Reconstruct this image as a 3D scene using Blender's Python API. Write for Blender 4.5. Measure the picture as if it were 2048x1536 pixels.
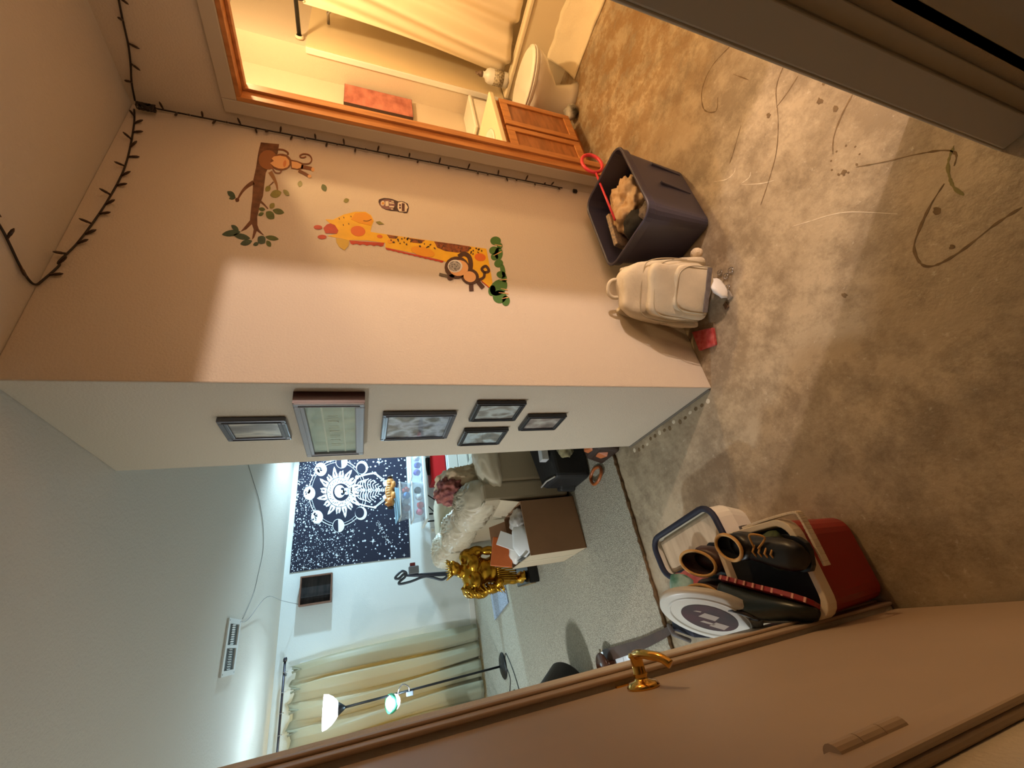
import bpy, bmesh, math, random
from mathutils import Vector, Matrix, noise
random.seed(7)
S = bpy.context.scene
for o in list(bpy.data.objects): bpy.data.objects.remove(o, do_unlink=True)
C = S.collection
PI = math.pi

# ------------------------------------------------------------------ camera
F_PX, PITCH, HEAD, ROLL = 819.43, math.radians(20.0585), math.radians(30.7976), math.radians(0.6957)
CAM = Vector((-0.7458, -1.2639, 1.5216))
fw = Vector((math.sin(HEAD)*math.cos(PITCH), math.cos(HEAD)*math.cos(PITCH), -math.sin(PITCH)))
r0 = Vector((math.cos(HEAD), -math.sin(HEAD), 0)); u0 = r0.cross(fw)
rt = r0*math.cos(ROLL)+u0*math.sin(ROLL); up = -r0*math.sin(ROLL)+u0*math.cos(ROLL)
cd = bpy.data.cameras.new('camera'); cd.sensor_width = 36; cd.lens = 36*F_PX/2048; cd.clip_start = .02
cam = bpy.data.objects.new('camera', cd); C.objects.link(cam)
# the photograph lies on its side: image right is the room's down
m = Matrix.Identity(4)
for i in range(3):
    m[i][0] = -up[i]; m[i][1] = rt[i]; m[i][2] = -fw[i]; m[i][3] = CAM[i]
cam.matrix_world = m
S.camera = cam

def U(x, y, ax, val):
    "a pixel of the photograph brought onto the plane axis ax = val"
    d = fw*F_PX + rt*(768-y) + up*(1024-x)
    t = (val-CAM[ax])/d[ax]
    return CAM+d*t

# ------------------------------------------------------------------ world, exposure
w = bpy.data.worlds.new('world'); S.world = w; w.use_nodes = True
w.node_tree.nodes['Background'].inputs[0].default_value = (.5, .5, .55, 1)
w.node_tree.nodes['Background'].inputs[1].default_value = 0.0
S.view_settings.view_transform = 'Standard'; S.view_settings.look = 'None'
S.view_settings.gamma = 1; S.view_settings.use_curve_mapping = False
S.view_settings.exposure = 0.0
LIV_LAMP, LIV_LAMP2, READ_LAMP, KITCHEN, BATH, BEDROOM = 12, 370, 22, 82, 80, 325
COOL, WARM, MID, KIT = (.54, .83, 1.0), (1.0, .66, .31), (1.0, .78, .66), (.90, .97, 1.0)

# ------------------------------------------------------------------ helpers
def lin(c):
    return tuple(((v/12.92) if v <= .04045 else ((v+.055)/1.055)**2.4) for v in (x/255 for x in c))
MATS = {}
def mat(name, col, rough=.6, metal=0, var=0, scale=8, bump=0, bscale=60, col2=None, trans=0, coat=0, sheen=0, emit=None, es=0, alpha=1, detail=4, stretch=None, ramp=(.35, .65)):
    if name in MATS: return MATS[name]
    M = bpy.data.materials.new(name); M.use_nodes = True
    nt = M.node_tree; b = nt.nodes['Principled BSDF']; L = nt.links
    c = lin(col)
    b.inputs['Base Color'].default_value = (*c, 1); b.inputs['Roughness'].default_value = rough
    b.inputs['Metallic'].default_value = metal; b.inputs['Transmission Weight'].default_value = trans
    b.inputs['Coat Weight'].default_value = coat; b.inputs['Alpha'].default_value = alpha
    b.inputs['Sheen Weight'].default_value = sheen
    if emit:
        b.inputs['Emission Color'].default_value = (*emit, 1); b.inputs['Emission Strength'].default_value = es
    if var or col2 or bump:
        tc = nt.nodes.new('ShaderNodeTexCoord'); src = tc.outputs['Object']
        if stretch:
            mp = nt.nodes.new('ShaderNodeMapping'); mp.inputs['Scale'].default_value = stretch
            L.new(src, mp.inputs[0]); src = mp.outputs[0]
    if var or col2:
        n = nt.nodes.new('ShaderNodeTexNoise'); n.inputs['Scale'].default_value = scale; n.inputs['Detail'].default_value = detail
        L.new(src, n.inputs['Vector'])
        cr = nt.nodes.new('ShaderNodeValToRGB')
        cr.color_ramp.elements[0].position = ramp[0]; cr.color_ramp.elements[1].position = ramp[1]
        c2 = lin(col2) if col2 else tuple(min(1, x*(1+var)) for x in c)
        c1 = c if col2 else tuple(x*(1-var) for x in c)
        cr.color_ramp.elements[0].color = (*c1, 1); cr.color_ramp.elements[1].color = (*c2, 1)
        L.new(n.outputs[0], cr.inputs[0]); L.new(cr.outputs[0], b.inputs['Base Color'])
    if bump:
        n2 = nt.nodes.new('ShaderNodeTexNoise'); n2.inputs['Scale'].default_value = bscale; n2.inputs['Detail'].default_value = 3
        L.new(src, n2.inputs['Vector'])
        bp = nt.nodes.new('ShaderNodeBump'); bp.inputs['Strength'].default_value = bump; bp.inputs['Distance'].default_value = .01
        L.new(n2.outputs[0], bp.inputs['Height']); L.new(bp.outputs[0], b.inputs['Normal'])
    MATS[name] = M
    return M

class MB:
    def __init__(s): s.bm = bmesh.new()
    def box(s, x0, x1, y0, y1, z0, z1, M=None):
        v = [s.bm.verts.new(Vector(p) if M is None else M @ Vector(p)) for p in
             [(x0,y0,z0),(x1,y0,z0),(x1,y1,z0),(x0,y1,z0),(x0,y0,z1),(x1,y0,z1),(x1,y1,z1),(x0,y1,z1)]]
        for f in [(0,3,2,1),(4,5,6,7),(0,1,5,4),(1,2,6,5),(2,3,7,6),(3,0,4,7)]: s.bm.faces.new([v[i] for i in f])
        return s
    def hexa(s, lo, hi):
        "eight corners: four below, four above"
        v = [s.bm.verts.new(Vector(p)) for p in list(lo)+list(hi)]
        for f in [(0,3,2,1),(4,5,6,7),(0,1,5,4),(1,2,6,5),(2,3,7,6),(3,0,4,7)]: s.bm.faces.new([v[i] for i in f])
        return s
    def tube(s, pts, r, n=8, cap=True, closed=False):
        pts = [Vector(p) for p in pts]; rings = []; N = len(pts)
        rr = r if isinstance(r, (list, tuple)) else [r]*N
        prev = None
        for i, p in enumerate(pts):
            a = pts[(i-1) % N] if (closed or i > 0) else pts[i]
            b = pts[(i+1) % N] if (closed or i < N-1) else pts[i]
            t = (b-a).normalized()
            if prev is None:
                x = t.orthogonal().normalized()
            else:
                x = (prev-t*prev.dot(t)); x = x.normalized() if x.length > 1e-6 else t.orthogonal().normalized()
            prev = x; y = t.cross(x)
            rings.append([s.bm.verts.new(p+(x*math.cos(2*PI*k/n)+y*math.sin(2*PI*k/n))*rr[i]) for k in range(n)])
        for i in range(N-1 if not closed else N):
            A, B = rings[i], rings[(i+1) % N]
            for k in range(n): s.bm.faces.new([A[k], A[(k+1) % n], B[(k+1) % n], B[k]])
        if cap and not closed:
            s.bm.faces.new(rings[0][::-1]); s.bm.faces.new(rings[-1])
        return s
    def cyl(s, p0, p1, r, r1=None, n=20):
        return s.tube([p0, p1], [r, r if r1 is None else r1], n)
    def lathe(s, prof, c=(0,0,0), n=28, M=None, close=True, arc=2*PI):
        rings = []; c = Vector(c)
        for r, z in prof:
            ring = []
            for k in range(n):
                a = arc*k/n; p = Vector((r*math.cos(a), r*math.sin(a), z))
                ring.append(s.bm.verts.new(c+(M @ p if M else p)))
            rings.append(ring)
        for A, B in zip(rings, rings[1:]):
            for k in range(n): s.bm.faces.new([A[k], A[(k+1) % n], B[(k+1) % n], B[k]])
        if close:
            if prof[0][0] > 1e-4: s.bm.faces.new(rings[0][::-1])
            if prof[-1][0] > 1e-4: s.bm.faces.new(rings[-1])
        return s
    def loft(s, loops, cap0=True, cap1=True):
        R = [[s.bm.verts.new(Vector(p)) for p in lp] for lp in loops]; n = len(R[0])
        for A, B in zip(R, R[1:]):
            for k in range(n): s.bm.faces.new([A[k], A[(k+1) % n], B[(k+1) % n], B[k]])
        if cap0: s.bm.faces.new(R[0][::-1])
        if cap1: s.bm.faces.new(R[-1])
        return s
    def prism(s, pts, d):
        "flat outline pushed out by the vector d"
        d = Vector(d); a = [s.bm.verts.new(Vector(p)) for p in pts]; b = [s.bm.verts.new(Vector(p)+d) for p in pts]; n = len(a)
        s.bm.faces.new(a); s.bm.faces.new(b[::-1])
        for k in range(n): s.bm.faces.new([a[k], b[k], b[(k+1) % n], a[(k+1) % n]])
        return s
    def ell(s, c, r, M=None, sub=2):
        g = bmesh.ops.create_icosphere(s.bm, subdivisions=sub, radius=1)
        for v in g['verts']:
            p = Vector((v.co.x*r[0], v.co.y*r[1], v.co.z*r[2]))
            v.co = Vector(c)+(M @ p if M else p)
        return s
    def grid(s, f, nu, nv):
        V = [[s.bm.verts.new(Vector(f(i/nu, j/nv))) for j in range(nv+1)] for i in range(nu+1)]
        for i in range(nu):
            for j in range(nv): s.bm.faces.new([V[i][j], V[i+1][j], V[i+1][j+1], V[i][j+1]])
        return s
    def build(s, name, material, parent=None, smooth=False, bevel=0, solid=0, remesh=0, sub=0, seg=2):
        bmesh.ops.recalc_face_normals(s.bm, faces=s.bm.faces[:])
        me = bpy.data.meshes.new(name)
        if smooth:
            for f in s.bm.faces: f.smooth = True
        s.bm.to_mesh(me); s.bm.free()
        if isinstance(material, (list, tuple)):
            for q in material: me.materials.append(q)
        else: me.materials.append(material)
        o = bpy.data.objects.new(name, me); C.objects.link(o)
        if remesh:
            q = o.modifiers.new('remesh', 'REMESH'); q.mode = 'VOXEL'; q.voxel_size = remesh; q.use_smooth_shade = True
            q = o.modifiers.new('smooth', 'SMOOTH'); q.iterations = 3; q.factor = .5
        if solid:
            q = o.modifiers.new('solid', 'SOLIDIFY'); q.thickness = solid; q.offset = 0
        if bevel:
            q = o.modifiers.new('bevel', 'BEVEL'); q.width = bevel; q.segments = seg; q.limit_method = 'ANGLE'
        if sub:
            q = o.modifiers.new('sub', 'SUBSURF'); q.levels = sub; q.render_levels = sub
        if parent is not None:
            o.parent = parent
            o.matrix_parent_inverse = Matrix.Translation(-parent.location) if parent.type == 'EMPTY' else Matrix.Identity(4)
        return o
def tag(o, label, cat=None, group=None):
    o['label'] = label
    if cat: o['category'] = cat
    if group: o['group'] = group
    return o
def thing(name, label, cat, loc=(0,0,0), group=None):
    o = bpy.data.objects.new(name, None); C.objects.link(o); o.location = loc; o.empty_display_size = .05
    return tag(o, label, cat, group)
def struct(name, mb, m, parent=None, **k):
    o = mb.build(name, m, parent, **k)
    if parent is None: o['kind'] = 'structure'
    return o
def lamp(name, loc, power, col, radius=.04, parent=None):
    l = bpy.data.lights.new(name, 'POINT'); l.energy = power; l.color = col; l.shadow_soft_size = radius
    o = bpy.data.objects.new(name, l); C.objects.link(o); o.location = loc
    if parent: o.parent = parent; o.matrix_parent_inverse = Matrix.Translation(-parent.location)
    return o
def aim_lamp(name, loc, to, power, col, angle, radius=.05, parent=None):
    l = bpy.data.lights.new(name, 'SPOT'); l.energy = power; l.color = col; l.shadow_soft_size = radius; l.spot_size = math.radians(angle); l.spot_blend = .5
    o = bpy.data.objects.new(name, l); C.objects.link(o); o.location = loc; o.rotation_euler = (to-loc).to_track_quat('-Z', 'Y').to_euler()
    if parent: o.parent = parent; o.matrix_parent_inverse = Matrix.Translation(-parent.location)
    return o
def panel_lamp(name, loc, size, power, col, parent):
    l = bpy.data.lights.new(name, 'AREA'); l.shape = 'DISK'; l.size = size; l.energy = power; l.color = col
    o = bpy.data.objects.new(name, l); C.objects.link(o); o.location = loc; o.parent = parent; o.matrix_parent_inverse = Matrix.Translation(-parent.location)
    return o
def spline(pts, n=8, closed=False):
    P = [Vector(p) for p in pts]; out = []; N = len(P)
    for i in range(N if closed else N-1):
        g = lambda k: P[k % N] if closed else P[max(0, min(N-1, k))]
        a, b, c, d = g(i-1), g(i), g(i+1), g(i+2)
        for k in range(n):
            t = k/n
            out.append(.5*((2*b)+(c-a)*t+(2*a-5*b+4*c-d)*t*t+(3*b-a-3*c+d)*t**3))
    if not closed: out.append(P[-1])
    return out
def rrect(x0, x1, y0, y1, z, r, n=5):
    out = []
    for cx, cy, a0 in ((x1-r, y1-r, 0), (x0+r, y1-r, 90), (x0+r, y0+r, 180), (x1-r, y0+r, 270)):
        for k in range(n+1):
            a = math.radians(a0+90*k/n); out.append((cx+r*math.cos(a), cy+r*math.sin(a), z))
    return out
def Rz(a): return Matrix.Rotation(math.radians(a), 3, 'Z')

# ------------------------------------------------------------------ materials
PAINT = mat('wall_paint', (214, 200, 180), .75, bump=.22, bscale=130)
PAINTC = mat('ceiling_paint', (205, 198, 186), .85, bump=.25, bscale=90)
TRIMP = mat('trim_paint', (205, 190, 168), .5)
GREYT = mat('grey_trim_paint', (196, 184, 164), .5)
DOORP = mat('door_paint', (186, 162, 138), .5, var=.04, scale=3)
OAK = mat('oak', (176, 112, 58), .42, col2=(205, 140, 80), scale=5, stretch=(6, 6, .7), bump=.05, bscale=40)
OAKD = mat('oak_dark', (140, 84, 42), .42, col2=(172, 108, 60), scale=6, stretch=(1, 6, 6))
BLACK = mat('black_plastic', (22, 22, 24), .4)
WHITE = mat('white_plastic', (232, 230, 224), .4)
CERAM = mat('ceramic', (240, 236, 226), .12, coat=.4)
CHROME = mat('chrome', (190, 190, 195), .2, 1)
BRASS = mat('brass', (222, 172, 84), .16, 1)
GOLD = mat('gold_paint', (184, 138, 44), .27, 1, var=.18, scale=14)
CARD = mat('cardboard', (150, 112, 80), .8, var=.06, scale=5)
CARDI = mat('cardboard_light', (196, 178, 150), .8)  # paler copy: light on some box faces put into the colour; also the tan block
LEATHER = mat('cream_leather', (206, 194, 170), .38, bump=.12, bscale=30)
LEATHERP = mat('taupe_panel', (176, 160, 134), .55, bump=.1, bscale=60)
CANVAS = mat('cream_canvas', (212, 198, 170), .85, var=.06, scale=12, bump=.15, bscale=90)
NAVY = mat('navy_tote', (58, 56, 74), .38, var=.06, scale=3)
RED = mat('red_cooler', (150, 18, 14), .35)
IVORY = mat('ivory', (230, 214, 188), .5)
PINK = mat('red_plastic', (226, 62, 74), .4)

# ------------------------------------------------------------------ setting
H = 2.44; LG = 1.346; LP = .704; YF = 5.09; XL = -.915; YC = .89

def concrete():
    M = bpy.data.materials.new('stained_concrete'); M.use_nodes = True; nt = M.node_tree; L = nt.links
    b = nt.nodes['Principled BSDF']; b.inputs['Roughness'].default_value = .5
    tc = nt.nodes.new('ShaderNodeTexCoord')
    def ns(sc, det=6, rough=.6):
        n = nt.nodes.new('ShaderNodeTexNoise'); n.inputs['Scale'].default_value = sc; n.inputs['Detail'].default_value = det; n.inputs['Roughness'].default_value = rough
        L.new(tc.outputs['Object'], n.inputs['Vector']); return n.outputs[0]
    def ramp(s, p0, p1, c0, c1):
        r = nt.nodes.new('ShaderNodeValToRGB'); e = r.color_ramp.elements
        e[0].position = p0; e[1].position = p1; e[0].color = (*lin(c0), 1); e[1].color = (*lin(c1), 1); L.new(s, r.inputs[0]); return r.outputs[0]
    def mix(f, a, c):
        x = nt.nodes.new('ShaderNodeMix'); x.data_type = 'RGBA'; L.new(f, x.inputs[0]); L.new(a, x.inputs[6]); L.new(c, x.inputs[7]); return x.outputs[2]
    base = ramp(ns(1.6, 5), .35, .65, (160, 143, 117), (192, 175, 147))
    dark = ramp(ns(2.4, 8, .7), .3, .7, (92, 76, 56), (128, 110, 86))
    f1 = ramp(ns(2.6, 10, .78), .44, .58, (0, 0, 0), (215, 215, 215))
    c = mix(f1, base, dark)
    wht = nt.nodes.new('ShaderNodeRGB'); wht.outputs[0].default_value = (*lin((226, 216, 196)), 1)
    f2 = ramp(ns(30, 8, .75), .60, .66, (0, 0, 0), (150, 150, 150)); c = mix(f2, c, wht.outputs[0])
    brn = nt.nodes.new('ShaderNodeRGB'); brn.outputs[0].default_value = (*lin((92, 70, 46)), 1)
    f3 = ramp(ns(18, 7, .72), .60, .68, (0, 0, 0), (130, 130, 130)); c = mix(f3, c, brn.outputs[0])
    # mottled glue patches on the bathroom side
    sx = nt.nodes.new('ShaderNodeSeparateXYZ'); L.new(tc.outputs['Object'], sx.inputs[0])
    mr = nt.nodes.new('ShaderNodeMapRange'); mr.inputs[1].default_value = 1.0; mr.inputs[2].default_value = 1.9; L.new(sx.outputs[0], mr.inputs[0])
    pat = ramp(ns(7, 9, .75), .46, .54, (0, 0, 0), (210, 210, 210))
    mu = nt.nodes.new('ShaderNodeMath'); mu.operation = 'MULTIPLY'; L.new(pat, mu.inputs[0]); L.new(mr.outputs[0], mu.inputs[1])
    glue = nt.nodes.new('ShaderNodeRGB'); glue.outputs[0].default_value = (*lin((134, 98, 50)), 1)
    c = mix(mu.outputs[0], c, glue.outputs[0])
    L.new(c, b.inputs['Base Color'])
    bp = nt.nodes.new('ShaderNodeBump'); bp.inputs['Strength'].default_value = .25; bp.inputs['Distance'].default_value = .01
    L.new(ns(40, 5), bp.inputs['Height']); L.new(bp.outputs[0], b.inputs['Normal'])
    return M
CONC = concrete()
CARPET = mat('carpet', (150, 144, 128), .95, col2=(184, 178, 160), scale=110, bump=.9, bscale=160, detail=3)

floor = struct('floor', MB().box(-5, 4.2, -4.6, 5.3, -.1, 0), CONC)
# carpet of the living room with its frayed edge
struct('floor_carpet', MB().box(-5, -1.05, 1.68, YF, 0, .014).box(-1.05, 4.0, YC, YF, 0, .014), CARPET)
mb = MB(); pts = []
for i in range(60):
    x = -1.06+i*(1.2/59); pts.append((x, YC-.006+random.uniform(-.005, .005), .008))
mb.tube(pts, [.009+random.uniform(-.003, .004) for _ in pts], 6)
struct('trim_1', mb, mat('tack_strip', (96, 70, 40), .9, var=.3, scale=40))
# kitchen tiles
tileb = MB().box(0, .30, 0, .30, 0, .012).build('tile', mat('white_tile', (222, 226, 232), .25), floor, bevel=.003)
first = True
for ix in range(6):
    for iy in range(6):
        x = -1.06-.306*(ix+1); y = .02+.275*iy
        t = tileb if first else tileb.copy()
        if not first: C.objects.link(t)
        first = False
        t.scale = (1, .9, 1); t.location = (x, y, .001)
ceil = struct('ceiling', MB().box(-5, 4.2, -4.6, 5.3, H, H+.1), PAINTC)
# block between hall, bathroom and living room: its hall side carries the decals, its end the frames
struct('wall_center', MB().box(0, LG+.104, 0, LP, 0, H), PAINT, bevel=.004)
struct('wall_bath_back', MB().box(LG+.104, 4.0, .51, LP, 0, H), PAINT)
struct('wall_bath_wing', MB().box(2.98, 3.86, .315, .51, 0, H), PAINT)
struct('wall_bath_far', MB().box(3.86, 4.0, -1.5, .51, 0, H), PAINT)
struct('wall_bath_near', MB().box(LG+.104, 3.86, -1.5, -1.4, 0, H), PAINT)
# wall with the bathroom door
DY0, DY1, DZ = -.112, -.98, 2.04
mb = MB().box(LG, LG+.104, DY0, 0, 0, H).box(LG, LG+.104, DY1, DY0, DZ, H).box(LG, LG+.104, -1.4, DY1, 0, H)
struct('wall_bath_door', mb, PAINT)
# hall side wall with the bedroom door, and the wall to the right of the camera
BX0, BX1, BZ = .37, 1.27, 2.02
mb = MB().box(.073, BX0, -1.20, -1.095, 0, H).box(BX1, LG, -1.20, -1.095, 0, H).box(BX0, BX1, -1.20, -1.095, BZ, H)
struct('wall_hall_side', mb, PAINT)
mb = MB().box(.088, .19, -1.24, -1.20, 0, H).box(.088, .19, -2.02, -1.24, 2.06, H).box(.088, .19, -3.6, -2.02, 0, H)
struct('wall_right', mb, PAINT)
struct('wall_hall_back', MB().box(-1.02, .19, -3.7, -3.6, 0, H), PAINT)
# left wall with the closet door
mb = MB().box(XL-.11, XL, -.262, -.033, 0, H).box(XL-.11, XL, -.872, -.262, 2.05, H).box(XL-.11, XL, -3.6, -.872, 0, H)
struct('wall_left', mb, PAINT, bevel=.004)
struct('wall_closet', MB().box(XL-.72, XL-.62, -.95, -.14, 0, H), PAINT)
# living room and kitchen shell
PAINTL = mat('living_paint', (222, 226, 224), .75, bump=.15, bscale=130)
struct('wall_far', MB().box(-5, 4.1, YF, YF+.1, 0, H), PAINTL)
struct('wall_living_right', MB().box(4.0, 4.1, LP, YF, 0, H), PAINTL)
struct('wall_kitchen', MB().box(-5, -4.9, -.14, YF, 0, H), PAINT)
struct('wall_kitchen_near', MB().box(-4.9, XL-.11, -.14, -.033, 0, H), PAINT)
# bedroom shell
struct('wall_bedroom', MB().box(.19, 3.4, -4.5, -4.4, 0, H).box(3.3, 3.4, -4.4, -1.5, 0, H).box(LG, 3.4, -1.6, -1.5, 0, H), PAINT)
# baseboards
struct('baseboard_far', MB().box(-4.9, 4.0, YF-.012, YF, .014, .09), WHITE, bevel=.003)

# trim round the bathroom door: painted casing on the hall side, oak lining inside
t3 = thing('trim_3', 'painted casing of the bathroom doorway', None); del t3['label']; t3['kind'] = 'structure'
MB().box(LG-.014, LG, DY0, DY0+.058, 0, DZ+.058).build('casing', GREYT, t3, bevel=.004)
MB().box(LG-.014, LG, DY1-.058, DY1, 0, DZ+.058).build('casing', GREYT, t3, bevel=.004)
MB().box(LG-.014, LG, DY1, DY0, DZ, DZ+.058).build('casing', GREYT, t3, bevel=.004)
lin_ = MB().box(LG-.012, LG+.116, DY0-.018, DY0, 0, DZ); lin_.build('door_lining', OAK, t3, bevel=.002)
MB().box(LG+.045, LG+.08, DY0-.03, DY0-.018, 0, DZ-.018).build('door_stop', OAK, t3, bevel=.002)
MB().box(LG-.012, LG+.116, DY1, DY1+.018, 0, DZ).build('door_lining', OAK, t3, bevel=.002)
MB().box(LG-.012, LG+.116, DY1+.018, DY0-.018, DZ-.018, DZ).build('door_lining', OAK, t3, bevel=.002)
MB().box(LG+.045, LG+.08, DY1+.018, DY0-.03, DZ-.03, DZ-.018).build('door_stop', OAK, t3, bevel=.002)
# bedroom doorway casing
t4 = thing('trim_4', '', None); del t4['label']; t4['kind'] = 'structure'
MB().box(BX0-.055, BX0, -1.095, -1.083, 0, BZ+.055).build('casing', GREYT, t4, bevel=.003)
MB().box(BX1, BX1+.055, -1.095, -1.083, 0, BZ+.055).build('casing', GREYT, t4, bevel=.003)
MB().box(BX0, BX1, -1.095, -1.083, BZ, BZ+.055).build('casing', GREYT, t4, bevel=.003)

# door to the right of the camera (only its casing and edge are in view)
d2 = thing('door_2', '', None); del d2['label']; d2['kind'] = 'structure'
MB().box(.060, .088, -1.172, -1.102, 0, 2.12).box(.060, .073, -1.104, -1.096, 0, 2.12).build('casing', GREYT, d2, bevel=.006, seg=3)
MB().box(.072, .09, -1.203, -1.172, 0, 2.07).build('door_lining', GREYT, d2, bevel=.002)
MB().box(.088, .12, -2.02, -1.222, .012, 2.06).build('slab', GREYT, d2, bevel=.003)
MB().box(.060, .088, -2.10, -2.03, 0, 2.12).build('casing', GREYT, d2, bevel=.006)
MB().box(.060, .088, -2.03, -1.172, 2.06, 2.12).build('casing', GREYT, d2, bevel=.006)

# closet door on the left
d1 = thing('door_1', '', None); del d1['label']; d1['kind'] = 'structure'
def casing_prof(y0, y1, z0, z1, nm='casing'):
    MB().box(XL, XL+.009, min(y0, y1), max(y0, y1), z0, z1).box(XL+.009, XL+.016, y0+(y1-y0)*.62, y0+(y1-y0)*.98, z0, z1).build(nm, DOORP, d1, bevel=.003)
casing_prof(-.268, -.205, 0, 2.11); casing_prof(-.868, -.932, 0, 2.11)
MB().box(XL, XL+.012, -.868, -.268, 2.05, 2.11).build('casing', DOORP, d1, bevel=.003)
MB().box(XL-.045, XL-.010, -.866, -.272, .012, 2.045).build('slab', DOORP, d1, bevel=.003)
hg = None
for hz in (.28, 1.06, 1.82):
    mbh = MB()
    for k in range(3): mbh.cyl((XL+.005, -.874, hz-.05+k*.0335), (XL+.005, -.874, hz-.05+k*.0335+.0325), .0105, n=18)
    mbh.build('hinge', DOORP, d1, smooth=False)
# lever handle
hy, hz = -.338, .965; hx = XL-.010
hl = MB()
hl.lathe([(.0, 0), (.034, 0), (.034, .004), (.028, .011), (.015, .014), (.013, .02), (.016, .024), (.013, .028), (.013, .052), (.016, .056), (.014, .062), (0, .063)],
         (hx, hy, hz), 26, Matrix.Rotation(PI/2, 3, 'Y'))
hnd = hl.build('handle', BRASS, d1, smooth=True); tag(hnd, 'polished brass lever handle with round rose')
lev = spline([(hx+.055, hy, hz), (hx+.060, hy-.012, hz+.004), (hx+.062, hy-.035, hz+.008), (hx+.060, hy-.06, hz+.006), (hx+.054, hy-.085, hz-.004), (hx+.042, hy-.10, hz-.012)], 5)
MB().tube(lev, [.011, .011, .0105, .01, .0095, .009, .0088, .0085, .0085]+[.0085]*(len(lev)-9), 12).build('lever', BRASS, hnd, smooth=True)
MB().box(XL-.011, XL-.007, -.279, -.272, hz-.03, hz+.03).build('latch_plate', BRASS, d1)

# ------------------------------------------------------------------ marks on the concrete
STAIN = mat('stain', (112, 91, 62), .8, var=.2, scale=30); STAINL = mat('pale_scrape', (214, 202, 178), .7)
STAING = mat('olive_stain', (122, 114, 62), .7)
def mark(pix, wdt, m, nm='stain', zz=.0006):
    P = spline([U(x, y, 2, 0) for x, y in pix], 6); mb = MB(); L_, R_ = [], []
    for i, p in enumerate(P):
        t = (P[min(i+1, len(P)-1)]-P[max(i-1, 0)]); t.z = 0; t.normalize(); n = Vector((-t.y, t.x, 0))
        ww = wdt*(.25+random.random()*.7)*min(1, .35+min(i, len(P)-1-i)*.3)
        L_.append(p+n*ww); R_.append(p-n*ww)
    mb.prism([Vector((q.x, q.y, .0001)) for q in L_+R_[::-1]], (0, 0, zz)).build(nm, m, floor)
zz = lambda X, Y: (1248+X*.390625, Y*.390625)
mark([zz(1190, 855), zz(1330, 830), zz(1500, 790), zz(1640, 770), zz(1700, 790), zz(1690, 850)], .004, STAIN)
mark([zz(1690, 745), zz(1660, 830), zz(1665, 900), zz(1690, 960), zz(1740, 1000)], .005, STAING)
mark([zz(1640, 940), zz(1570, 1050), zz(1510, 1180), zz(1485, 1270), zz(1520, 1350), zz(1590, 1360), zz(1720, 1290), zz(1900, 1150), zz(2040, 1060)], .0045, STAIN)
mark([zz(1190, 450), zz(1120, 580), zz(1075, 700), zz(1070, 790)], .004, STAIN)
mark([zz(830, 310), zz(780, 450), zz(790, 620), zz(780, 780), zz(740, 930), zz(700, 1050)], .003, STAIN)
mark([zz(780, 550), zz(840, 470), zz(890, 390)], .003, STAIN)
mark([zz(550, 230), zz(450, 340), zz(400, 460), zz(410, 560), zz(470, 570), zz(480, 500)], .0035, STAIN)
mark([zz(600, 640), zz(560, 780), zz(540, 840)], .003, STAIN)
mark([zz(460, 930), zz(520, 920), zz(560, 890), zz(570, 860)], .003, STAINL)
mark([zz(600, 940), zz(640, 910), zz(650, 880)], .003, STAINL)
mark([zz(600, 945), zz(700, 940), zz(780, 920)], .003, STAINL)
mark([zz(860, 1160), zz(960, 1130), zz(1060, 1100), zz(1170, 1085), zz(1400, 1095)], .0022, STAINL)
mark([zz(560, 380), zz(640, 410)], .003, STAIN)
for cx, cy, r in ((1000, 520, .011), (740, 590, .012), (1080, 560, .010), (1125, 885, .009), (1600, 1080, .009), (1020, 430, .006), (1130, 1510, .009), (1680, 1265, .006)):
    p = U(*zz(cx, cy), 2, 0); pts = []
    for k in range(11):
        a = 2*PI*k/11; rr = r*random.uniform(.5, 1.2); pts.append((p.x+rr*1.4*math.cos(a), p.y+rr*math.sin(a), .0001))
    MB().prism(pts, (0, 0, .0006)).build('stain', STAIN, floor)
p = U(*zz(1130, 820), 2, 0)
for k in range(9):
    a = 2*PI*k/9; MB().ell((p.x+.05*math.cos(a), p.y+.042*math.sin(a), 0), (.004+random.random()*.005, .004, .0006), sub=1).build('stain', STAIN, floor)
for k in range(16):   # glue left along the foot of the frame wall
    y = .05+k*.042; MB().ell((-.03-random.random()*.02, y, 0), (.008+random.random()*.008, .014, .0012), sub=1).build('stain', STAIN if k % 3 else STAINL, floor)
struct('baseboard_end', MB().box(-.008, 0, .01, LP, .0, .012), mat('grey_sealant', (120, 112, 100), .8), bevel=.002)

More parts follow.
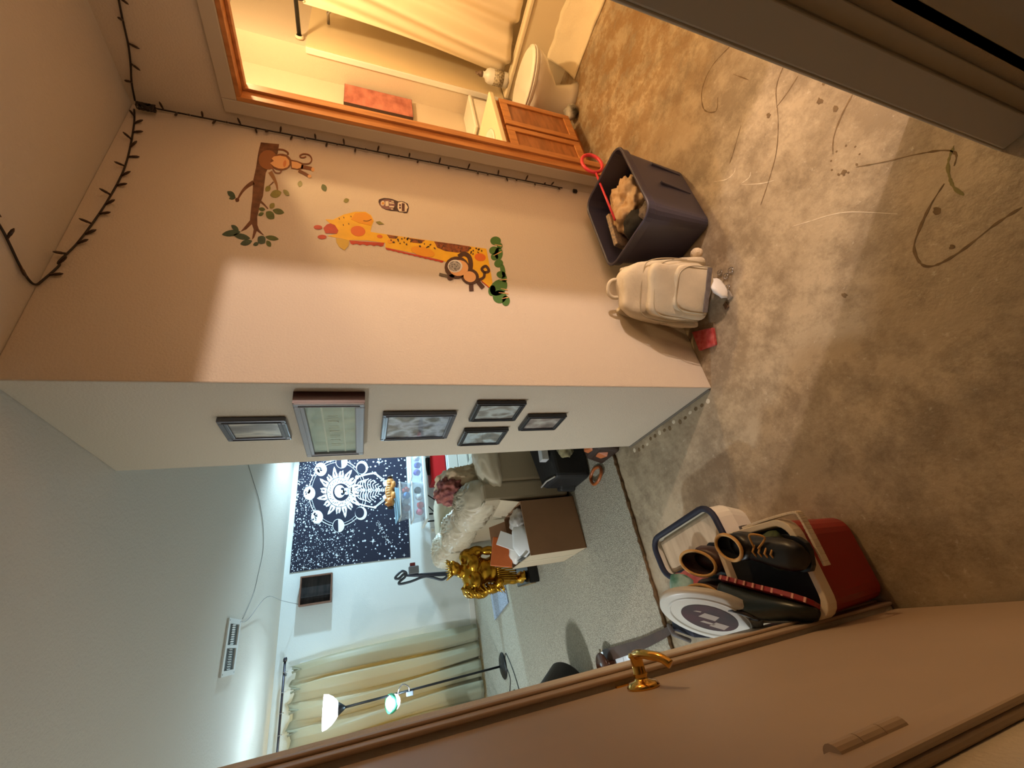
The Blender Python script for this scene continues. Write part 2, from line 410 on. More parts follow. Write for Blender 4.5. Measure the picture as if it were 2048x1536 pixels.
# ------------------------------------------------------------------ string lights
def string_lights():
    root = thing('string_lights', 'unlit string of dark mini bulbs along the hall ceiling and corner', 'string lights', (LG-.02, -.02, 2.4))
    WIRE = mat('dark_green_wire', (44, 34, 24), .6); BULB = mat('dark_bulb', (62, 42, 26), .35)
    z1 = lambda X, Y: (X*.341797, Y*.341797)
    a = [U(*z1(X, Y), 1, -.006) for X, Y in ((785, 640), (785, 720), (762, 860), (722, 1000), (650, 1140), (560, 1280), (450, 1425), (345, 1530))]
    a += [U(345/2.926, 500+92/2.926, 1, -.006), U(86, 560, 1, -.006)]
    for p in a: p.z = min(p.z, H-.006)
    b = [U(72, 569, 2, H-.006), U(58, 560, 2, H-.006), U(38, 528, 2, H-.006), U(20, 490, 2, H-.006), U(0, 452, 2, H-.006), U(-60, 360, 2, H-.006)]
    c = [U(*z1(X, Y), 0, LG-.006) for X, Y in ((790, 590), (770, 480), (765, 380), (752, 270), (735, 190), (715, 100), (695, 0), (680, -90))]
    for p in c: p.y = min(p.y, -.008); p.z = min(p.z, H-.006)
    d = []
    z2 = lambda X, Y: (600+X*.341797, Y*.341797)
    for q in [(302, 213)]+[z1(X, Y) for X, Y in ((960, 640), (1100, 662), (1250, 690), (1400, 710), (1560, 750), (1700, 765), (1850, 795), (2000, 822))]+[z2(X, Y) for X, Y in ((250, 830), (420, 855), (580, 890), (720, 905), (900, 955), (1050, 985), (1200, 1010), (1380, 1050), (1480, 1060), (1530, 1085))]:
        p = U(*q, 1, -.012); p.x = min(p.x, LG-.018); d.append(p)
    MB().tube(spline(a+b, 6), .0032, 6).build('wire', WIRE, root, smooth=True)
    MB().tube(spline(c, 6), .0032, 6).build('wire', WIRE, root, smooth=True)
    MB().tube(spline(d, 6), .0032, 6).build('wire', WIRE, root, smooth=True)
    proto = MB().lathe([(0, 0), (.0036, 0), (.0036, .012), (.0046, .013), (.0042, .027), (.0015, .034), (0, .035)], n=8).build('bulb', BULB, root, smooth=True)
    first = [True]
    def put(path, step, dirs):
        P = spline(path, 10); acc = 0; k = 0
        for q, r in zip(P, P[1:]):
            acc += (r-q).length
            if acc > step:
                acc = 0; k += 1
                dr = Vector(dirs[k % len(dirs)])+Vector([random.uniform(-.35, .35) for _ in range(3)])*.6
                o = proto if first[0] else proto.copy()
                if not first[0]: C.objects.link(o)
                first[0] = False
                o.matrix_parent_inverse = Matrix.Translation(-root.location)
                o.rotation_euler = dr.to_track_quat('Z', 'Y').to_euler(); o.location = r
    put(a, .046, [(.3, -.15, -1), (-.3, -.5, .25), (.5, -.3, -.8)])
    put(b, .075, [(.6, -.6, -.4), (-.5, .2, -.5)])
    put(c, .07, [(-.4, .3, -1), (-.6, -.3, .1), (-.3, .4, -.8)])
    put(d, .044, [(-.7, -.4, .1), (-.1, -1, 0), (-.8, -.1, 0)])
    mb = MB()
    cl = U(292, 214, 1, -.03); cl.x = min(cl.x, LG-.03)
    for k in range(9):
        a0 = random.random()*6.28
        mb.tube([cl+Vector((.016*math.cos(a0+t*.9), .012*math.sin(a0+t*.9), .03*math.sin(t*.7+k))) for t in range(9)], .0028, 5)
    mb.build('wire_bunch', WIRE, root, smooth=True)
    e = U(1147, 374, 1, -.012); e.x = min(e.x, LG-.02)
    MB().box(e.x-.012, e.x+.008, e.y-.006, e.y+.008, e.z-.014, e.z+.012).build('plug', BLACK, root, bevel=.003)
string_lights()

# ------------------------------------------------------------------ wall decals (flat stickers on the hall wall)
def W(x, y, lvl=0): return U(x, y, 1, -.0008-.0007*lvl)
ZA = lambda X, Y, l=0: W(440+X*.14972, 270+Y*.14972, l)
ZB = lambda X, Y, l=0: W(620+X*.205078, 380+Y*.205078, l)
def oval(c, rx, ry, ang=0, n=18, tip=0):
    a0 = math.radians(ang); out = []
    for k in range(n):
        a = 2*PI*k/n; x, y = rx*math.cos(a), ry*math.sin(a)*(1-tip*abs(math.cos(a))**3)
        out.append((c[0]+x*math.cos(a0)-y*math.sin(a0), c[1]+x*math.sin(a0)+y*math.cos(a0)))
    return out
def patch(Z, pts, lvl, nm, m, parent=None):
    q = [Z(x, y, lvl) for x, y in pts]
    return MB().prism(q, (0, .0007, 0)).build(nm, m, parent)
def stroke(Z, pts, wd, lvl, nm, m, parent=None):
    P = spline([Vector((x, y, 0)) for x, y in pts], 6); L_, R_ = [], []
    for i, p in enumerate(P):
        t = (P[min(i+1, len(P)-1)]-P[max(i-1, 0)]).normalized(); n = Vector((-t.y, t.x, 0)); w_ = wd if not isinstance(wd, tuple) else wd[0]+(wd[1]-wd[0])*i/(len(P)-1)
        L_.append(p+n*w_/2); R_.append(p-n*w_/2)
    mb = MB()
    for i in range(len(P)-1):
        mb.prism([Z(*v.xy, lvl) for v in (L_[i], L_[i+1], R_[i+1], R_[i])], (0, .0007, 0))
    return mb.build(nm, m, parent)
BARK = mat('decal_bark', (86, 46, 26), .5, col2=(124, 78, 50), scale=30); MONK = mat('decal_brown', (70, 38, 22), .5)
MONKL = mat('decal_monkey_brown', (124, 70, 36), .5); TAN = mat('decal_tan', (232, 176, 118), .5)
LEAF = mat('decal_leaf', (82, 96, 44), .5, var=.2, scale=40); LEAF2 = mat('decal_leaf_light', (136, 130, 62), .5, var=.15, scale=40); LEAFD = mat('decal_leaf_dark', (66, 86, 66), .5, var=.2, scale=40)
br = thing('tree_branch_decal', 'brown tree branch wall decal with green leaves near the bathroom door', 'wall decal', ZA(500, 1400))
patch(ZA, [(545,98),(790,122),(770,250),(690,300),(650,420),(610,510),(588,690),(575,810),(532,930),(520,1000),(497,1090),(500,1200),(520,1260),(590,1340),(560,1330),(490,1280),(455,1370),(425,1400),(450,1260),(425,1190),(350,1260),(275,1290),(400,1140),(415,980),(430,860),(445,600),(480,440),(512,230)], 0, 'branch', BARK, br)
stroke(ZA, [(450,630),(370,680),(300,750),(240,850)], (60, 20), 0, 'twig', BARK, br)
stroke(ZA, [(545,890),(590,930),(640,985)], (30, 16), 0, 'twig', BARK, br)
stroke(ZA, [(670,490),(720,580),(755,660),(768,740)], (60, 16), 0, 'twig', mat('decal_pale_bark', (150, 104, 60), .5), br)
stroke(ZA, [(715,625),(680,660),(640,690)], (18, 12), 0, 'twig', BARK, br)
for c, rx, ry, ang, m_ in (((150,790),65,35,35,LEAFD),((165,840),45,22,-10,LEAFD),((230,865),30,28,-60,BARK),((640,715),48,34,-50,LEAF2),((745,785),78,52,-15,LEAF2),((885,770),55,30,45,LEAF2),
                       ((560,990),45,26,5,LEAF),((548,1055),40,24,-25,LEAF),((695,945),45,34,-50,LEAF2),((780,1020),78,38,12,LEAF),((670,1070),70,52,40,LEAF),
                       ((200,1240),62,30,35,LEAFD),((150,1310),125,42,-8,LEAFD),((290,1355),115,38,12,LEAFD),((350,1435),82,38,-15,LEAFD),((480,1455),40,25,-20,LEAFD),((555,1400),60,58,40,LEAFD),((695,1375),90,32,10,LEAF),((650,1450),48,32,55,LEAF)):
    patch(ZA, oval(c, rx, ry, ang, tip=.55), 1, 'leaf', m_, br)
hm = thing('monkey_decal', 'brown monkey wall decal hanging from the tree branch decal', 'wall decal', ZA(1100, 450))
patch(ZA, oval((640,330),125,130), 1, 'hair', mat('decal_cap', (150, 92, 50), .5), hm)
patch(ZA, oval((815,360),140,112,0), 2, 'head', MONKL, hm)
patch(ZA, [(668,375),(720,345),(690,315),(720,285),(800,275),(880,290),(925,340),(928,390),(900,430),(840,450),(780,445),(720,420)], 3, 'face', TAN, hm)
patch(ZA, oval((865,380),20,45,10), 4, 'muzzle', mat('decal_blush', (216, 130, 70), .5), hm)
stroke(ZA, [(770,190),(850,200),(905,235),(905,265)], 22, 2, 'arm', MONKL, hm); stroke(ZA, [(700,440),(740,500),(800,505),(820,470)], 18, 2, 'arm', MONKL, hm)
patch(ZA, [(930,325),(1030,345),(1120,380),(1110,450),(1050,465),(950,450)], 1, 'body', MONKL, hm)
patch(ZA, [(955,350),(1030,362),(1090,392),(1080,435),(1030,450),(960,435)], 2, 'belly', TAN, hm)
stroke(ZA, [(1080,420),(1150,435),(1225,450)], 50, 1, 'leg', MONKL, hm); stroke(ZA, [(1050,475),(1120,510),(1190,550)], 40, 1, 'leg', MONKL, hm)
patch(ZA, oval((1240,460),22,28), 2, 'foot', TAN, hm); patch(ZA, oval((1195,550),25,22), 2, 'foot', TAN, hm)
stroke(ZA, [(1110,385),(1190,380),(1225,330),(1195,270),(1120,252),(1068,275),(1085,300),(1130,295),(1150,285)], 18, 2, 'tail', MONKL, hm)
for i, (Z, c, rx, ry, ang, lb) in enumerate(((ZA,(1068,652),42,32,-80,'single olive leaf decal below the hanging monkey'),(ZA,(1390,705),52,36,65,'single green leaf decal above the giraffe horns'),(ZB,(354,102),28,22,-20,'small leaf decal beside the giraffe head and oval sticker'))):
    o = patch(Z, oval(c, rx, ry, ang, tip=.5), 0, 'leaf_decal', LEAF2 if i != 1 else LEAF); tag(o, lb, 'wall decal', 'loose leaf decals')
# giraffe
YEL = mat('decal_yellow', (238, 182, 28), .5, var=.06, scale=20); YEL2 = mat('decal_amber', (232, 156, 22), .5); REDD = mat('decal_red', (186, 50, 24), .5, var=.1, scale=30)
ORG = mat('decal_orange', (222, 108, 30), .5); BRN = mat('decal_patch', (158, 84, 34), .5, col2=(96, 44, 20), scale=60); GRN = mat('decal_green', (66, 112, 46), .5)
gi = thing('giraffe_decal', 'tall yellow giraffe wall decal with orange spots and red mane', 'wall decal', ZB(1200, 600))
patch(ZB, [(150,285),(225,290),(330,238),(440,212),(540,212),(595,245),(622,300),(602,350),(590,408),(740,432),(1720,572),(1745,700),(1780,905),(1752,952),(1660,870),(1500,790),(1300,690),(1000,612),(735,560),(735,516),(560,492),(380,488),(170,448),(250,430),(272,395),(240,340),(195,325)], 0, 'body', YEL, gi)
patch(ZB, [(400,285),(440,225),(540,220),(592,252),(612,305),(590,345),(480,322)], 1, 'snout', YEL2, gi)
patch(ZB, [(130,370),(165,335),(200,325),(245,345),(276,395),(262,425),(150,420),(140,395)], 1, 'ear', REDD, gi)
patch(ZB, oval((78,363),42,21,3), 1, 'horn', REDD, gi); patch(ZB, oval((118,457),44,21,0), 1, 'horn', REDD, gi)
patch(ZB, oval((468,400),72,50,8), 1, 'spot', ORG, gi)
patch(ZB, [(252,470),(385,488),(375,545),(335,588),(285,555),(258,510)], 1, 'ear', mat('decal_ochre', (208, 170, 60), .5), gi)
patch(ZB, [(640,310),(680,303),(722,332),(670,336)], 1, 'leaf', LEAF2, gi)
stroke(ZB, [(520,298),(560,302),(600,285)], 5, 2, 'mouth', MONK, gi)
def scallop(x0, y0, x1, y1, wd, n):
    a = [(x0+(x1-x0)*k/n, y0+(y1-y0)*k/n) for k in range(n+1)]; b = []
    for k in range(n):
        for t in (.15, .5, .85): b.append((x0+(x1-x0)*(k+t)/n, y0+(y1-y0)*(k+t)/n+wd*(1 if t == .5 else .75)))
    return a+b[::-1]
patch(ZB, scallop(385,492,725,515,38,5), 1, 'mane', REDD, gi); patch(ZB, scallop(735,560,1305,692,20,11), 1, 'mane', REDD, gi); patch(ZB, scallop(1670,880,1752,948,14,3), 1, 'mane', REDD, gi)
patch(ZB, [(750,435),(860,452),(840,475),(775,470)], 1, 'spot', BRN, gi)
patch(ZB, [(960,468),(1120,490),(1080,520),(1000,512)], 1, 'spot', BRN, gi)
patch(ZB, [(1210,500),(1400,525),(1560,550),(1545,600),(1440,610),(1320,595),(1240,560)], 1, 'spot', BRN, gi)
patch(ZB, oval((1660,655),55,38,10), 1, 'spot', ORG, gi); patch(ZB, oval((785,500),30,20,0), 1, 'spot', YEL2, gi); patch(ZB, oval((680,452),28,16,8), 1, 'spot', ORG, gi)
patch(ZB, oval((1100,600),120,45,14), 1, 'spot', YEL2, gi)
for k in range(46):
    x = random.uniform(760, 1720); y = 432+(x-740)*.143+random.uniform(8, 70)
    patch(ZB, oval((x, y), random.uniform(6, 13), random.uniform(5, 9), random.uniform(0, 180), 7), 2, 'fleck', MONK, gi)
for x, y in ((285,280),(330,268),(400,258),(325,340),(378,330)): patch(ZB, oval((x,y),4,10,-20,6), 1, 'fleck', MONK, gi)
# small monkey with a round sticker on its face
mk = thing('monkey_decal', 'dark brown monkey wall decal climbing the giraffe, round sticker on its face', 'wall decal', ZB(1500, 900))
stroke(ZB, [(1450,650),(1500,622),(1550,650),(1568,720),(1560,790)], 44, 2, 'arm', MONK, mk)
patch(ZB, oval((1432,755),120,108), 3, 'head', MONK, mk); patch(ZB, oval((1375,850),38,26,-30), 3, 'ear', MONK, mk)
patch(ZB, oval((1450,760),95,78), 4, 'face', TAN, mk)
patch(ZB, oval((1415,742),72,62), 5, 'sticker_rim', WHITE, mk); patch(ZB, oval((1410,742),60,50), 6, 'sticker', mat('decal_print', (60, 58, 66), .4, col2=(200, 196, 190), scale=160), mk)
patch(ZB, oval((1560,842),90,76,20), 3, 'body', MONK, mk); patch(ZB, oval((1558,845),62,52,20), 4, 'belly', TAN, mk)
stroke(ZB, [(1575,895),(1572,940),(1575,985)], 44, 2, 'leg', MONK, mk); stroke(ZB, [(1625,870),(1655,915),(1690,955)], 42, 2, 'leg', MONK, mk)
stroke(ZB, [(1630,880),(1690,855),(1700,810),(1675,770),(1715,742),(1745,790),(1700,805)], 26, 2, 'tail', MONK, mk)
stroke(ZB, [(1370,850),(1320,835),(1260,820)], 28, 2, 'hand', mat('decal_greybrown', (96, 84, 66), .5), mk)
# grass
gs = thing('grass_decal', 'green lobed grass wall decal under the giraffe', 'wall decal', ZB(1880, 1000))
for c, rx, ry, ang in (((1810,495),52,42,0),((1850,545),28,30,0),((1795,590),48,40,0),((1840,620),40,60,0),((1800,650),36,36,0),((1840,715),44,38,-20),((1880,780),24,60,-10),((1865,825),46,34,10),((1895,865),26,40,0),((1840,950),95,70,-40),((1775,980),36,52,10),((1850,1040),68,64,0),((1910,1080),40,50,0)):
    patch(ZB, oval(c, rx, ry, ang), 1, 'tuft', GRN, gs)
for a, b in (((1800,530),(1870,545)),((1790,640),(1868,600)),((1850,880),(1920,870)),((1840,1000),(1935,1010)),((1860,960),(1930,975)),((1870,1060),(1935,1045))):
    stroke(ZB, [a, ((a[0]+b[0])/2, (a[1]+b[1])/2), b], (3, 10), 2, 'highlight', TAN, gs)
# oval sticker with a lighter bottom plate
st = thing('oval_sticker', 'dark purple rounded sticker with a white lower plate near the giraffe head', 'sticker', W(790, 412))
ZS = lambda X, Y, l=0: W(750+X*.0390625, 390+Y*.0390625, l)
patch(ZS, [(200,230),(300,190),(450,150),(700,165),(900,210),(1200,330),(1350,310),(1500,350),(1680,450),(1740,650),(1690,850),(1640,930),(1500,930),(1400,890),(1250,880),(1150,830),(800,810),(550,750),(350,650),(230,500),(175,350)], 0, 'backing', mat('sticker_dark', (52, 22, 34), .4), st)
patch(ZS, oval((640,480),400,250,8), 1, 'print', mat('sticker_purple', (112, 74, 84), .4, col2=(150, 104, 100), scale=200), st)
patch(ZS, [(1180,390),(1350,345),(1560,420),(1640,530),(1690,640),(1630,730),(1620,840),(1450,860),(1250,840),(1200,760),(1150,640),(1160,520)], 1, 'plate', IVORY, st)
patch(ZS, [(1370,410),(1520,430),(1515,830),(1370,820)], 2, 'bar', mat('sticker_maroon', (84, 40, 44), .4), st)
for c in ((1280,510),(1280,650)): patch(ZS, [(c[0]-45,c[1]-45),(c[0]+45,c[1]-45),(c[0]+45,c[1]+45),(c[0]-45,c[1]+45)], 2, 'bar', mat('sticker_maroon', (84, 40, 44), .4), st)
patch(ZS, oval((400,420),100,130), 2, 'figure', IVORY, st); patch(ZS, oval((410,420),65,60), 3, 'figure', mat('sticker_gold', (214, 150, 60), .4), st)
patch(ZS, [(530,320),(690,310),(700,560),(540,570)], 2, 'figure', IVORY, st); patch(ZS, [(730,360),(980,400),(970,460),(730,430)], 2, 'figure', IVORY, st); patch(ZS, [(730,550),(980,570),(970,650),(730,620)], 2, 'figure', IVORY, st); patch(ZS, [(830,280),(970,310),(960,350),(830,330)], 2, 'figure', IVORY, st); patch(ZS, [(810,690),(940,700),(930,745),(810,735)], 2, 'figure', IVORY, st)

# ------------------------------------------------------------------ framed pictures on the end wall
Z7 = lambda X, Y: (420+X*.175781, 770+Y*.175781); Z8 = lambda X, Y: (740+X*.205078, 770+Y*.205078)
def framed(label, corners, depth, bar, fm, pic, sides=None, inset=.006, extra=None):
    q = [U(*c, 0, -depth) for c in corners]            # near top, near bottom, far bottom, far top
    y0 = (q[0].y+q[1].y)/2; y1 = (q[2].y+q[3].y)/2; z1 = (q[0].z+q[3].z)/2; z0 = (q[1].z+q[2].z)/2
    r = thing('picture_frame', label, 'picture frame', (-.001, (y0+y1)/2, z0), 'framed pictures on the end wall')
    by = bar*.75
    for a in ((y0, y0+by, z0, z1), (y1-by, y1, z0, z1), (y0+by, y1-by, z0, z0+bar), (y0+by, y1-by, z1-bar, z1)):
        MB().box(-depth, -.001, *a).build('frame_bar', fm, r, bevel=.004)
    MB().box(-depth-.003, -depth+.004, y0+by*.55, y1-by*.55, z0+bar*.5, z0+bar*.62).box(-depth-.003, -depth+.004, y0+by*.55, y1-by*.55, z1-bar*.62, z1-bar*.5).box(-depth-.003, -depth+.004, y0+by*.5, y0+by*.62, z0+bar*.5, z1-bar*.5).box(-depth-.003, -depth+.004, y1-by*.62, y1-by*.5, z0+bar*.5, z1-bar*.5).build('bead', fm, r)
    MB().box(-depth+inset, -depth+inset+.003, y0+by, y1-by, z0+bar, z1-bar).build('picture', pic, r)
    MB().box(-depth+inset-.003, -depth+inset-.001, y0+by, y1-by, z0+bar, z1-bar).build('pane', GLASS, r)
    if sides: MB().box(-depth+.006, -.001, y0-.0015, y0, z0, z1).build('side_panel', sides, r)
    return r, (y0+by, y1-by, z0+bar, z1-bar)
GLASS = bpy.data.materials.new('picture_glass'); GLASS.use_nodes = True
_nt = GLASS.node_tree; _o = _nt.nodes['Material Output']; _t = _nt.nodes.new('ShaderNodeBsdfTransparent'); _g = _nt.nodes.new('ShaderNodeBsdfGlossy'); _g.inputs['Roughness'].default_value = .04
_mx = _nt.nodes.new('ShaderNodeMixShader'); _fr = _nt.nodes.new('ShaderNodeFresnel'); _fr.inputs[0].default_value = 1.45
_ml = _nt.nodes.new('ShaderNodeMath'); _ml.operation = 'MULTIPLY'; _ml.inputs[1].default_value = .35; _nt.links.new(_fr.outputs[0], _ml.inputs[0]); _nt.links.new(_ml.outputs[0], _mx.inputs[0]); _nt.links.new(_t.outputs[0], _mx.inputs[1]); _nt.links.new(_g.outputs[0], _mx.inputs[2]); _nt.links.new(_mx.outputs[0], _o.inputs[0])
FRB = mat('dark_frame', (50, 49, 52), .3); FRS = mat('pewter_frame', (104, 105, 112), .3, .2); FRD = mat('mahogany', (72, 24, 18), .4)
def photo(name, cols, sc, st=(1, 1, 1)):
    M = bpy.data.materials.new(name); M.use_nodes = True; nt = M.node_tree; b = nt.nodes['Principled BSDF']; b.inputs['Roughness'].default_value = .4
    tc = nt.nodes.new('ShaderNodeTexCoord'); mp = nt.nodes.new('ShaderNodeMapping'); mp.inputs['Scale'].default_value = st
    n = nt.nodes.new('ShaderNodeTexNoise'); n.inputs['Scale'].default_value = sc; n.inputs['Detail'].default_value = 6
    r = nt.nodes.new('ShaderNodeValToRGB'); e = r.color_ramp.elements
    e[0].position = .32; e[-1].position = .68; e[0].color = (*lin(cols[0]), 1); e[-1].color = (*lin(cols[-1]), 1)
    for i, c in enumerate(cols[1:-1]):
        x = e.new(.32+.36*(i+1)/(len(cols)-1)); x.color = (*lin(c), 1)
    nt.links.new(tc.outputs['Object'], mp.inputs[0]); nt.links.new(mp.outputs[0], n.inputs['Vector']); nt.links.new(n.outputs[0], r.inputs[0]); nt.links.new(r.outputs[0], b.inputs['Base Color'])
    return M
framed('narrow pewter picture frame hung highest on the end wall', [Z7(60, 425), Z7(860, 408), Z7(928, 628), Z7(205, 648)], .02, .03, FRS, photo('photo_a', [(96, 86, 82), (140, 128, 124), (224, 214, 196), (120, 110, 106)], 5, (1, 3, 1)))
r2, (y0, y1, z0, z1) = framed('deep mahogany shadow box holding a pale green cloth', [Z7(915, 242), Z7(1748, 208), Z7(1762, 770), Z7(1125, 850)], .05, .032, mat('silver_face', (150, 148, 152), .35, .2), mat('pale_green_cloth', (186, 206, 194), .8, var=.08, scale=18), FRD, inset=.012)
CLOTHL = mat('cloth_stripe', (206, 214, 196), .8)
MB().box(-.0395, -.038, y0, y1, z0+(z1-z0)*.24, z0+(z1-z0)*.275).build('stripe', CLOTHL, r2); MB().box(-.0395, -.038, y0, y1, z0+(z1-z0)*.66, z0+(z1-z0)*.70).build('stripe', CLOTHL, r2)
for k in range(7):   # faint lettering across the cloth
    yy = y0+(y1-y0)*(.2+.1*k); mbx = MB()
    mbx.box(-.0395, -.0382, yy, yy+.004, z0+(z1-z0)*.36, z0+(z1-z0)*.58)
    if k % 2: mbx.box(-.0395, -.0382, yy, yy+.018, z0+(z1-z0)*(.36 if k % 3 else .55), z0+(z1-z0)*(.38 if k % 3 else .57))
    else: mbx.box(-.0395, -.0382, yy+.016, yy+.02, z0+(z1-z0)*.36, z0+(z1-z0)*.58)
    mbx.build('lettering', CLOTHL, r2)
framed('large dark picture frame with a blue grey landscape photograph', [Z8(118, 300), Z8(845, 288), Z8(757, 525), Z8(105, 550)], .02, .024, FRS, photo('photo_b', [(70, 76, 92), (120, 124, 138), (206, 218, 236), (92, 88, 94), (150, 150, 158)], 5, (1, 2, 1.5)))
framed('small dark picture frame right of the lower pair, photo of pale steps', [Z8(1040, 190), Z8(1530, 185), Z8(1420, 355), Z8(968, 362)], .02, .022, FRB, photo('photo_c', [(110, 100, 96), (150, 142, 136), (210, 220, 222), (120, 108, 98)], 8, (1, 2, 1.4)))
framed('small dark picture frame left of the lower pair, pale blue corner photo', [Z8(910, 455), Z8(1350, 445), Z8(1265, 585), Z8(862, 597)], .02, .022, FRB, photo('photo_d', [(84, 92, 98), (140, 134, 126), (210, 230, 240), (150, 140, 120)], 7, (1, 2, 1.4)))
framed('smallest dark picture frame, hung lowest on the end wall', [Z8(1535, 315), Z8(1915, 312), Z8(1812, 445), Z8(1460, 447)], .02, .02, FRB, photo('photo_e', [(100, 82, 80), (160, 142, 136), (216, 212, 204)], 9, (1, 2, 1.5)))

# ------------------------------------------------------------------ storage tote and what is in it
tt = thing('storage_tote', 'dark navy plastic storage tote standing open by the bathroom door', 'storage tote', (.86, -.24, 0))
TX0, TX1, TY0, TY1, TH = .625, 1.11, -.42, -.07, .385
outer = []
for k, (zt, ins) in enumerate(((0, .045), (.01, .035), (.34, .008), (.34, 0), (TH, 0))): outer.append(rrect(TX0+ins, TX1-ins, TY0+ins, TY1-ins, zt, .06-.02*(k < 2), 5))
inner = [rrect(TX0+.008, TX1-.008, TY0+.008, TY1-.008, TH, .052, 5), rrect(TX0+.014, TX1-.014, TY0+.014, TY1-.014, .33, .05, 5), rrect(TX0+.045, TX1-.045, TY0+.045, TY1-.045, .012, .04, 5)]
MB().loft(outer+inner).build('body', NAVY, tt, smooth=False, bevel=.003)
for x0, x1 in ((.865, .88), (1.01, 1.025)):
    MB().hexa([(x0, TY0+.030, .03), (x1, TY0+.030, .03), (x1, TY0+.05, .03), (x0, TY0+.05, .03)], [(x0, TY0+.006, .22), (x1, TY0+.006, .22), (x1, TY0+.03, .22), (x0, TY0+.03, .22)]).build('rib', NAVY, tt, bevel=.003)
MB().tube([(p[0], p[1], TH-.004) for p in rrect(TX0, TX1, TY0, TY1, 0, .06, 5)], .006, 8, closed=True).build('rim', NAVY, tt, smooth=True)
def crumple(c, size, m, nm, label=None, cat=None, seed=0, sub=4, amp=.35, parent=None, rot=0):
    mb = MB(); g = bmesh.ops.create_icosphere(mb.bm, subdivisions=sub, radius=1); R_ = Rz(rot)
    for v in g['verts']:
        d = v.co.normalized(); n = noise.noise(d*1.7+Vector((seed, 0, 0)))*.6+noise.noise(d*4+Vector((0, seed, 0)))*.4+abs(noise.noise(d*7+Vector((seed, 3, 0))))*.3
        q = d*(1+amp*n); v.co = Vector(c)+R_ @ Vector((q.x*size[0], q.y*size[1], q.z*size[2]))
    o = mb.build(nm, m, parent, smooth=True)
    if label: tag(o, label, cat)
    return o
KRAFT = mat('printed_bag', (190, 150, 104), .6, col2=(214, 186, 148), scale=26)
crumple((.90, -.25, .27), (.13, .12, .09), KRAFT, 'paper_bag', 'crumpled tan paper bag inside the navy tote', 'bag', 2, 5, .6)
crumple((.735, -.26, .305), (.075, .07, .06), mat('black_cloth', (14, 12, 13), .8), 'beanie_hat', 'black cloth hat lying in the navy tote', 'hat', 5, amp=.22)
crumple((.715, -.345, .30), (.06, .045, .045), mat('patterned_cloth', (70, 62, 60), .8, col2=(130, 116, 104), scale=60), 'cloth_pouch', 'grey patterned pouch in the near corner of the tote', 'pouch', 8)
crumple((.705, -.14, .2), (.045, .05, .045), mat('rust_cloth', (178, 96, 58), .7), 'orange_wrapper', 'orange wrapper in the corner of the tote', 'wrapper', 11)
crumple((1.0, -.34, .19), (.07, .05, .07), mat('dark_brown_cloth', (62, 40, 28), .8), 'brown_glove', 'dark brown glove by the far side of the tote', 'glove', 13)
bx = MB().box(-.10, .10, -.012, .012, -.10, .10, Matrix.Translation((.83, -.125, .26)) @ Matrix.Rotation(math.radians(14), 4, 'X') @ Matrix.Rotation(math.radians(-6), 4, 'Z'))
tag(bx.build('patterned_box', mat('patterned_card', (176, 150, 118), .6, col2=(120, 110, 104), scale=70), bevel=.004), 'flat patterned carton leaning in the tote', 'carton')
# red wand with a ring
wd = thing('bubble_wand', 'red plastic wand with a ring end standing in the tote', 'toy wand', (.80, -.20, .28))
cw = U(1184, 327, 1, -.22); e0 = U(1230, 440, 2, .365); dv = (cw-e0).normalized()
ring = []
ax = dv.cross(Vector((.3, -1, .2))).normalized(); bxv = dv
for k in range(28):
    a = 2*PI*k/28; ring.append(cw+bxv*(.072*math.cos(a))+ax*(.055*math.sin(a)))
MB().tube(ring, .009, 10, closed=True).build('ring', PINK, wd, smooth=True)
MB().tube([e0, cw-dv*.072], .0055, 10).build('stem', PINK, wd, smooth=True)

# ------------------------------------------------------------------ backpack
bp = thing('backpack', 'cream canvas backpack leaning against the navy tote', 'backpack', (.40, -.19, 0))
BM = Matrix.Translation((.40, -.185, 0)) @ Matrix.Rotation(math.radians(-38), 4, 'Z') @ Matrix.Rotation(math.radians(-9), 4, 'X')
def bpt(p): return BM @ Vector(p)
def softbox(cx, cy, cz, sx, sy, sz, e=.5, amp=.006, seed=1, nu=30, nv=20, M=BM, top=.8):
    def f(u, v):
        a = 2*PI*u; b = PI*(v-.5)
        sg = lambda x, p: math.copysign(abs(x)**p, x)
        x = sg(math.cos(b), e)*sg(math.cos(a), e); y = sg(math.cos(b), e)*sg(math.sin(a), e); z = sg(math.sin(b), e)
        k = 1-(1-top)*max(0, z)
        q = Vector((cx+x*sx*k, cy+y*sy*k, cz+z*sz)); n = noise.noise(q*14+Vector((seed, 0, 0)))*amp*2
        return M @ (q+Vector((x, y, z))*n)
    return f
MB().grid(softbox(0, 0, .22, .145, .075, .215, .45, seed=2), 40, 26).build('body', CANVAS, bp, smooth=True)
MB().grid(softbox(0, -.07, .19, .125, .04, .15, .4, seed=4, top=.9), 36, 22).build('front_pocket', CANVAS, bp, smooth=True)
MB().grid(softbox(.005, -.098, .145, .105, .03, .092, .4, seed=6, top=.95), 32, 20).build('outer_pocket', CANVAS, bp, smooth=True)
ZIP = mat('zip', (182, 168, 140), .5)
def arch(y, z0, zt, hw): return [bpt(p) for p in spline([(-hw, y, z0), (-hw*1.0, y, z0+(zt-z0)*.55), (-hw*.86, y, zt-.025), (-hw*.5, y, zt), (hw*.5, y, zt), (hw*.86, y, zt-.025), (hw, y, z0+(zt-z0)*.55), (hw, y, z0)], 5)]
MB().tube(arch(-.062, .08, .36, .14), .0028, 6).build('zip', ZIP, bp, smooth=True)
MB().tube(arch(-.098, .09, .315, .128), .0028, 6).build('zip', ZIP, bp, smooth=True)
MB().tube(arch(-.124, .075, .225, .104), .0028, 6).build('zip', ZIP, bp, smooth=True)
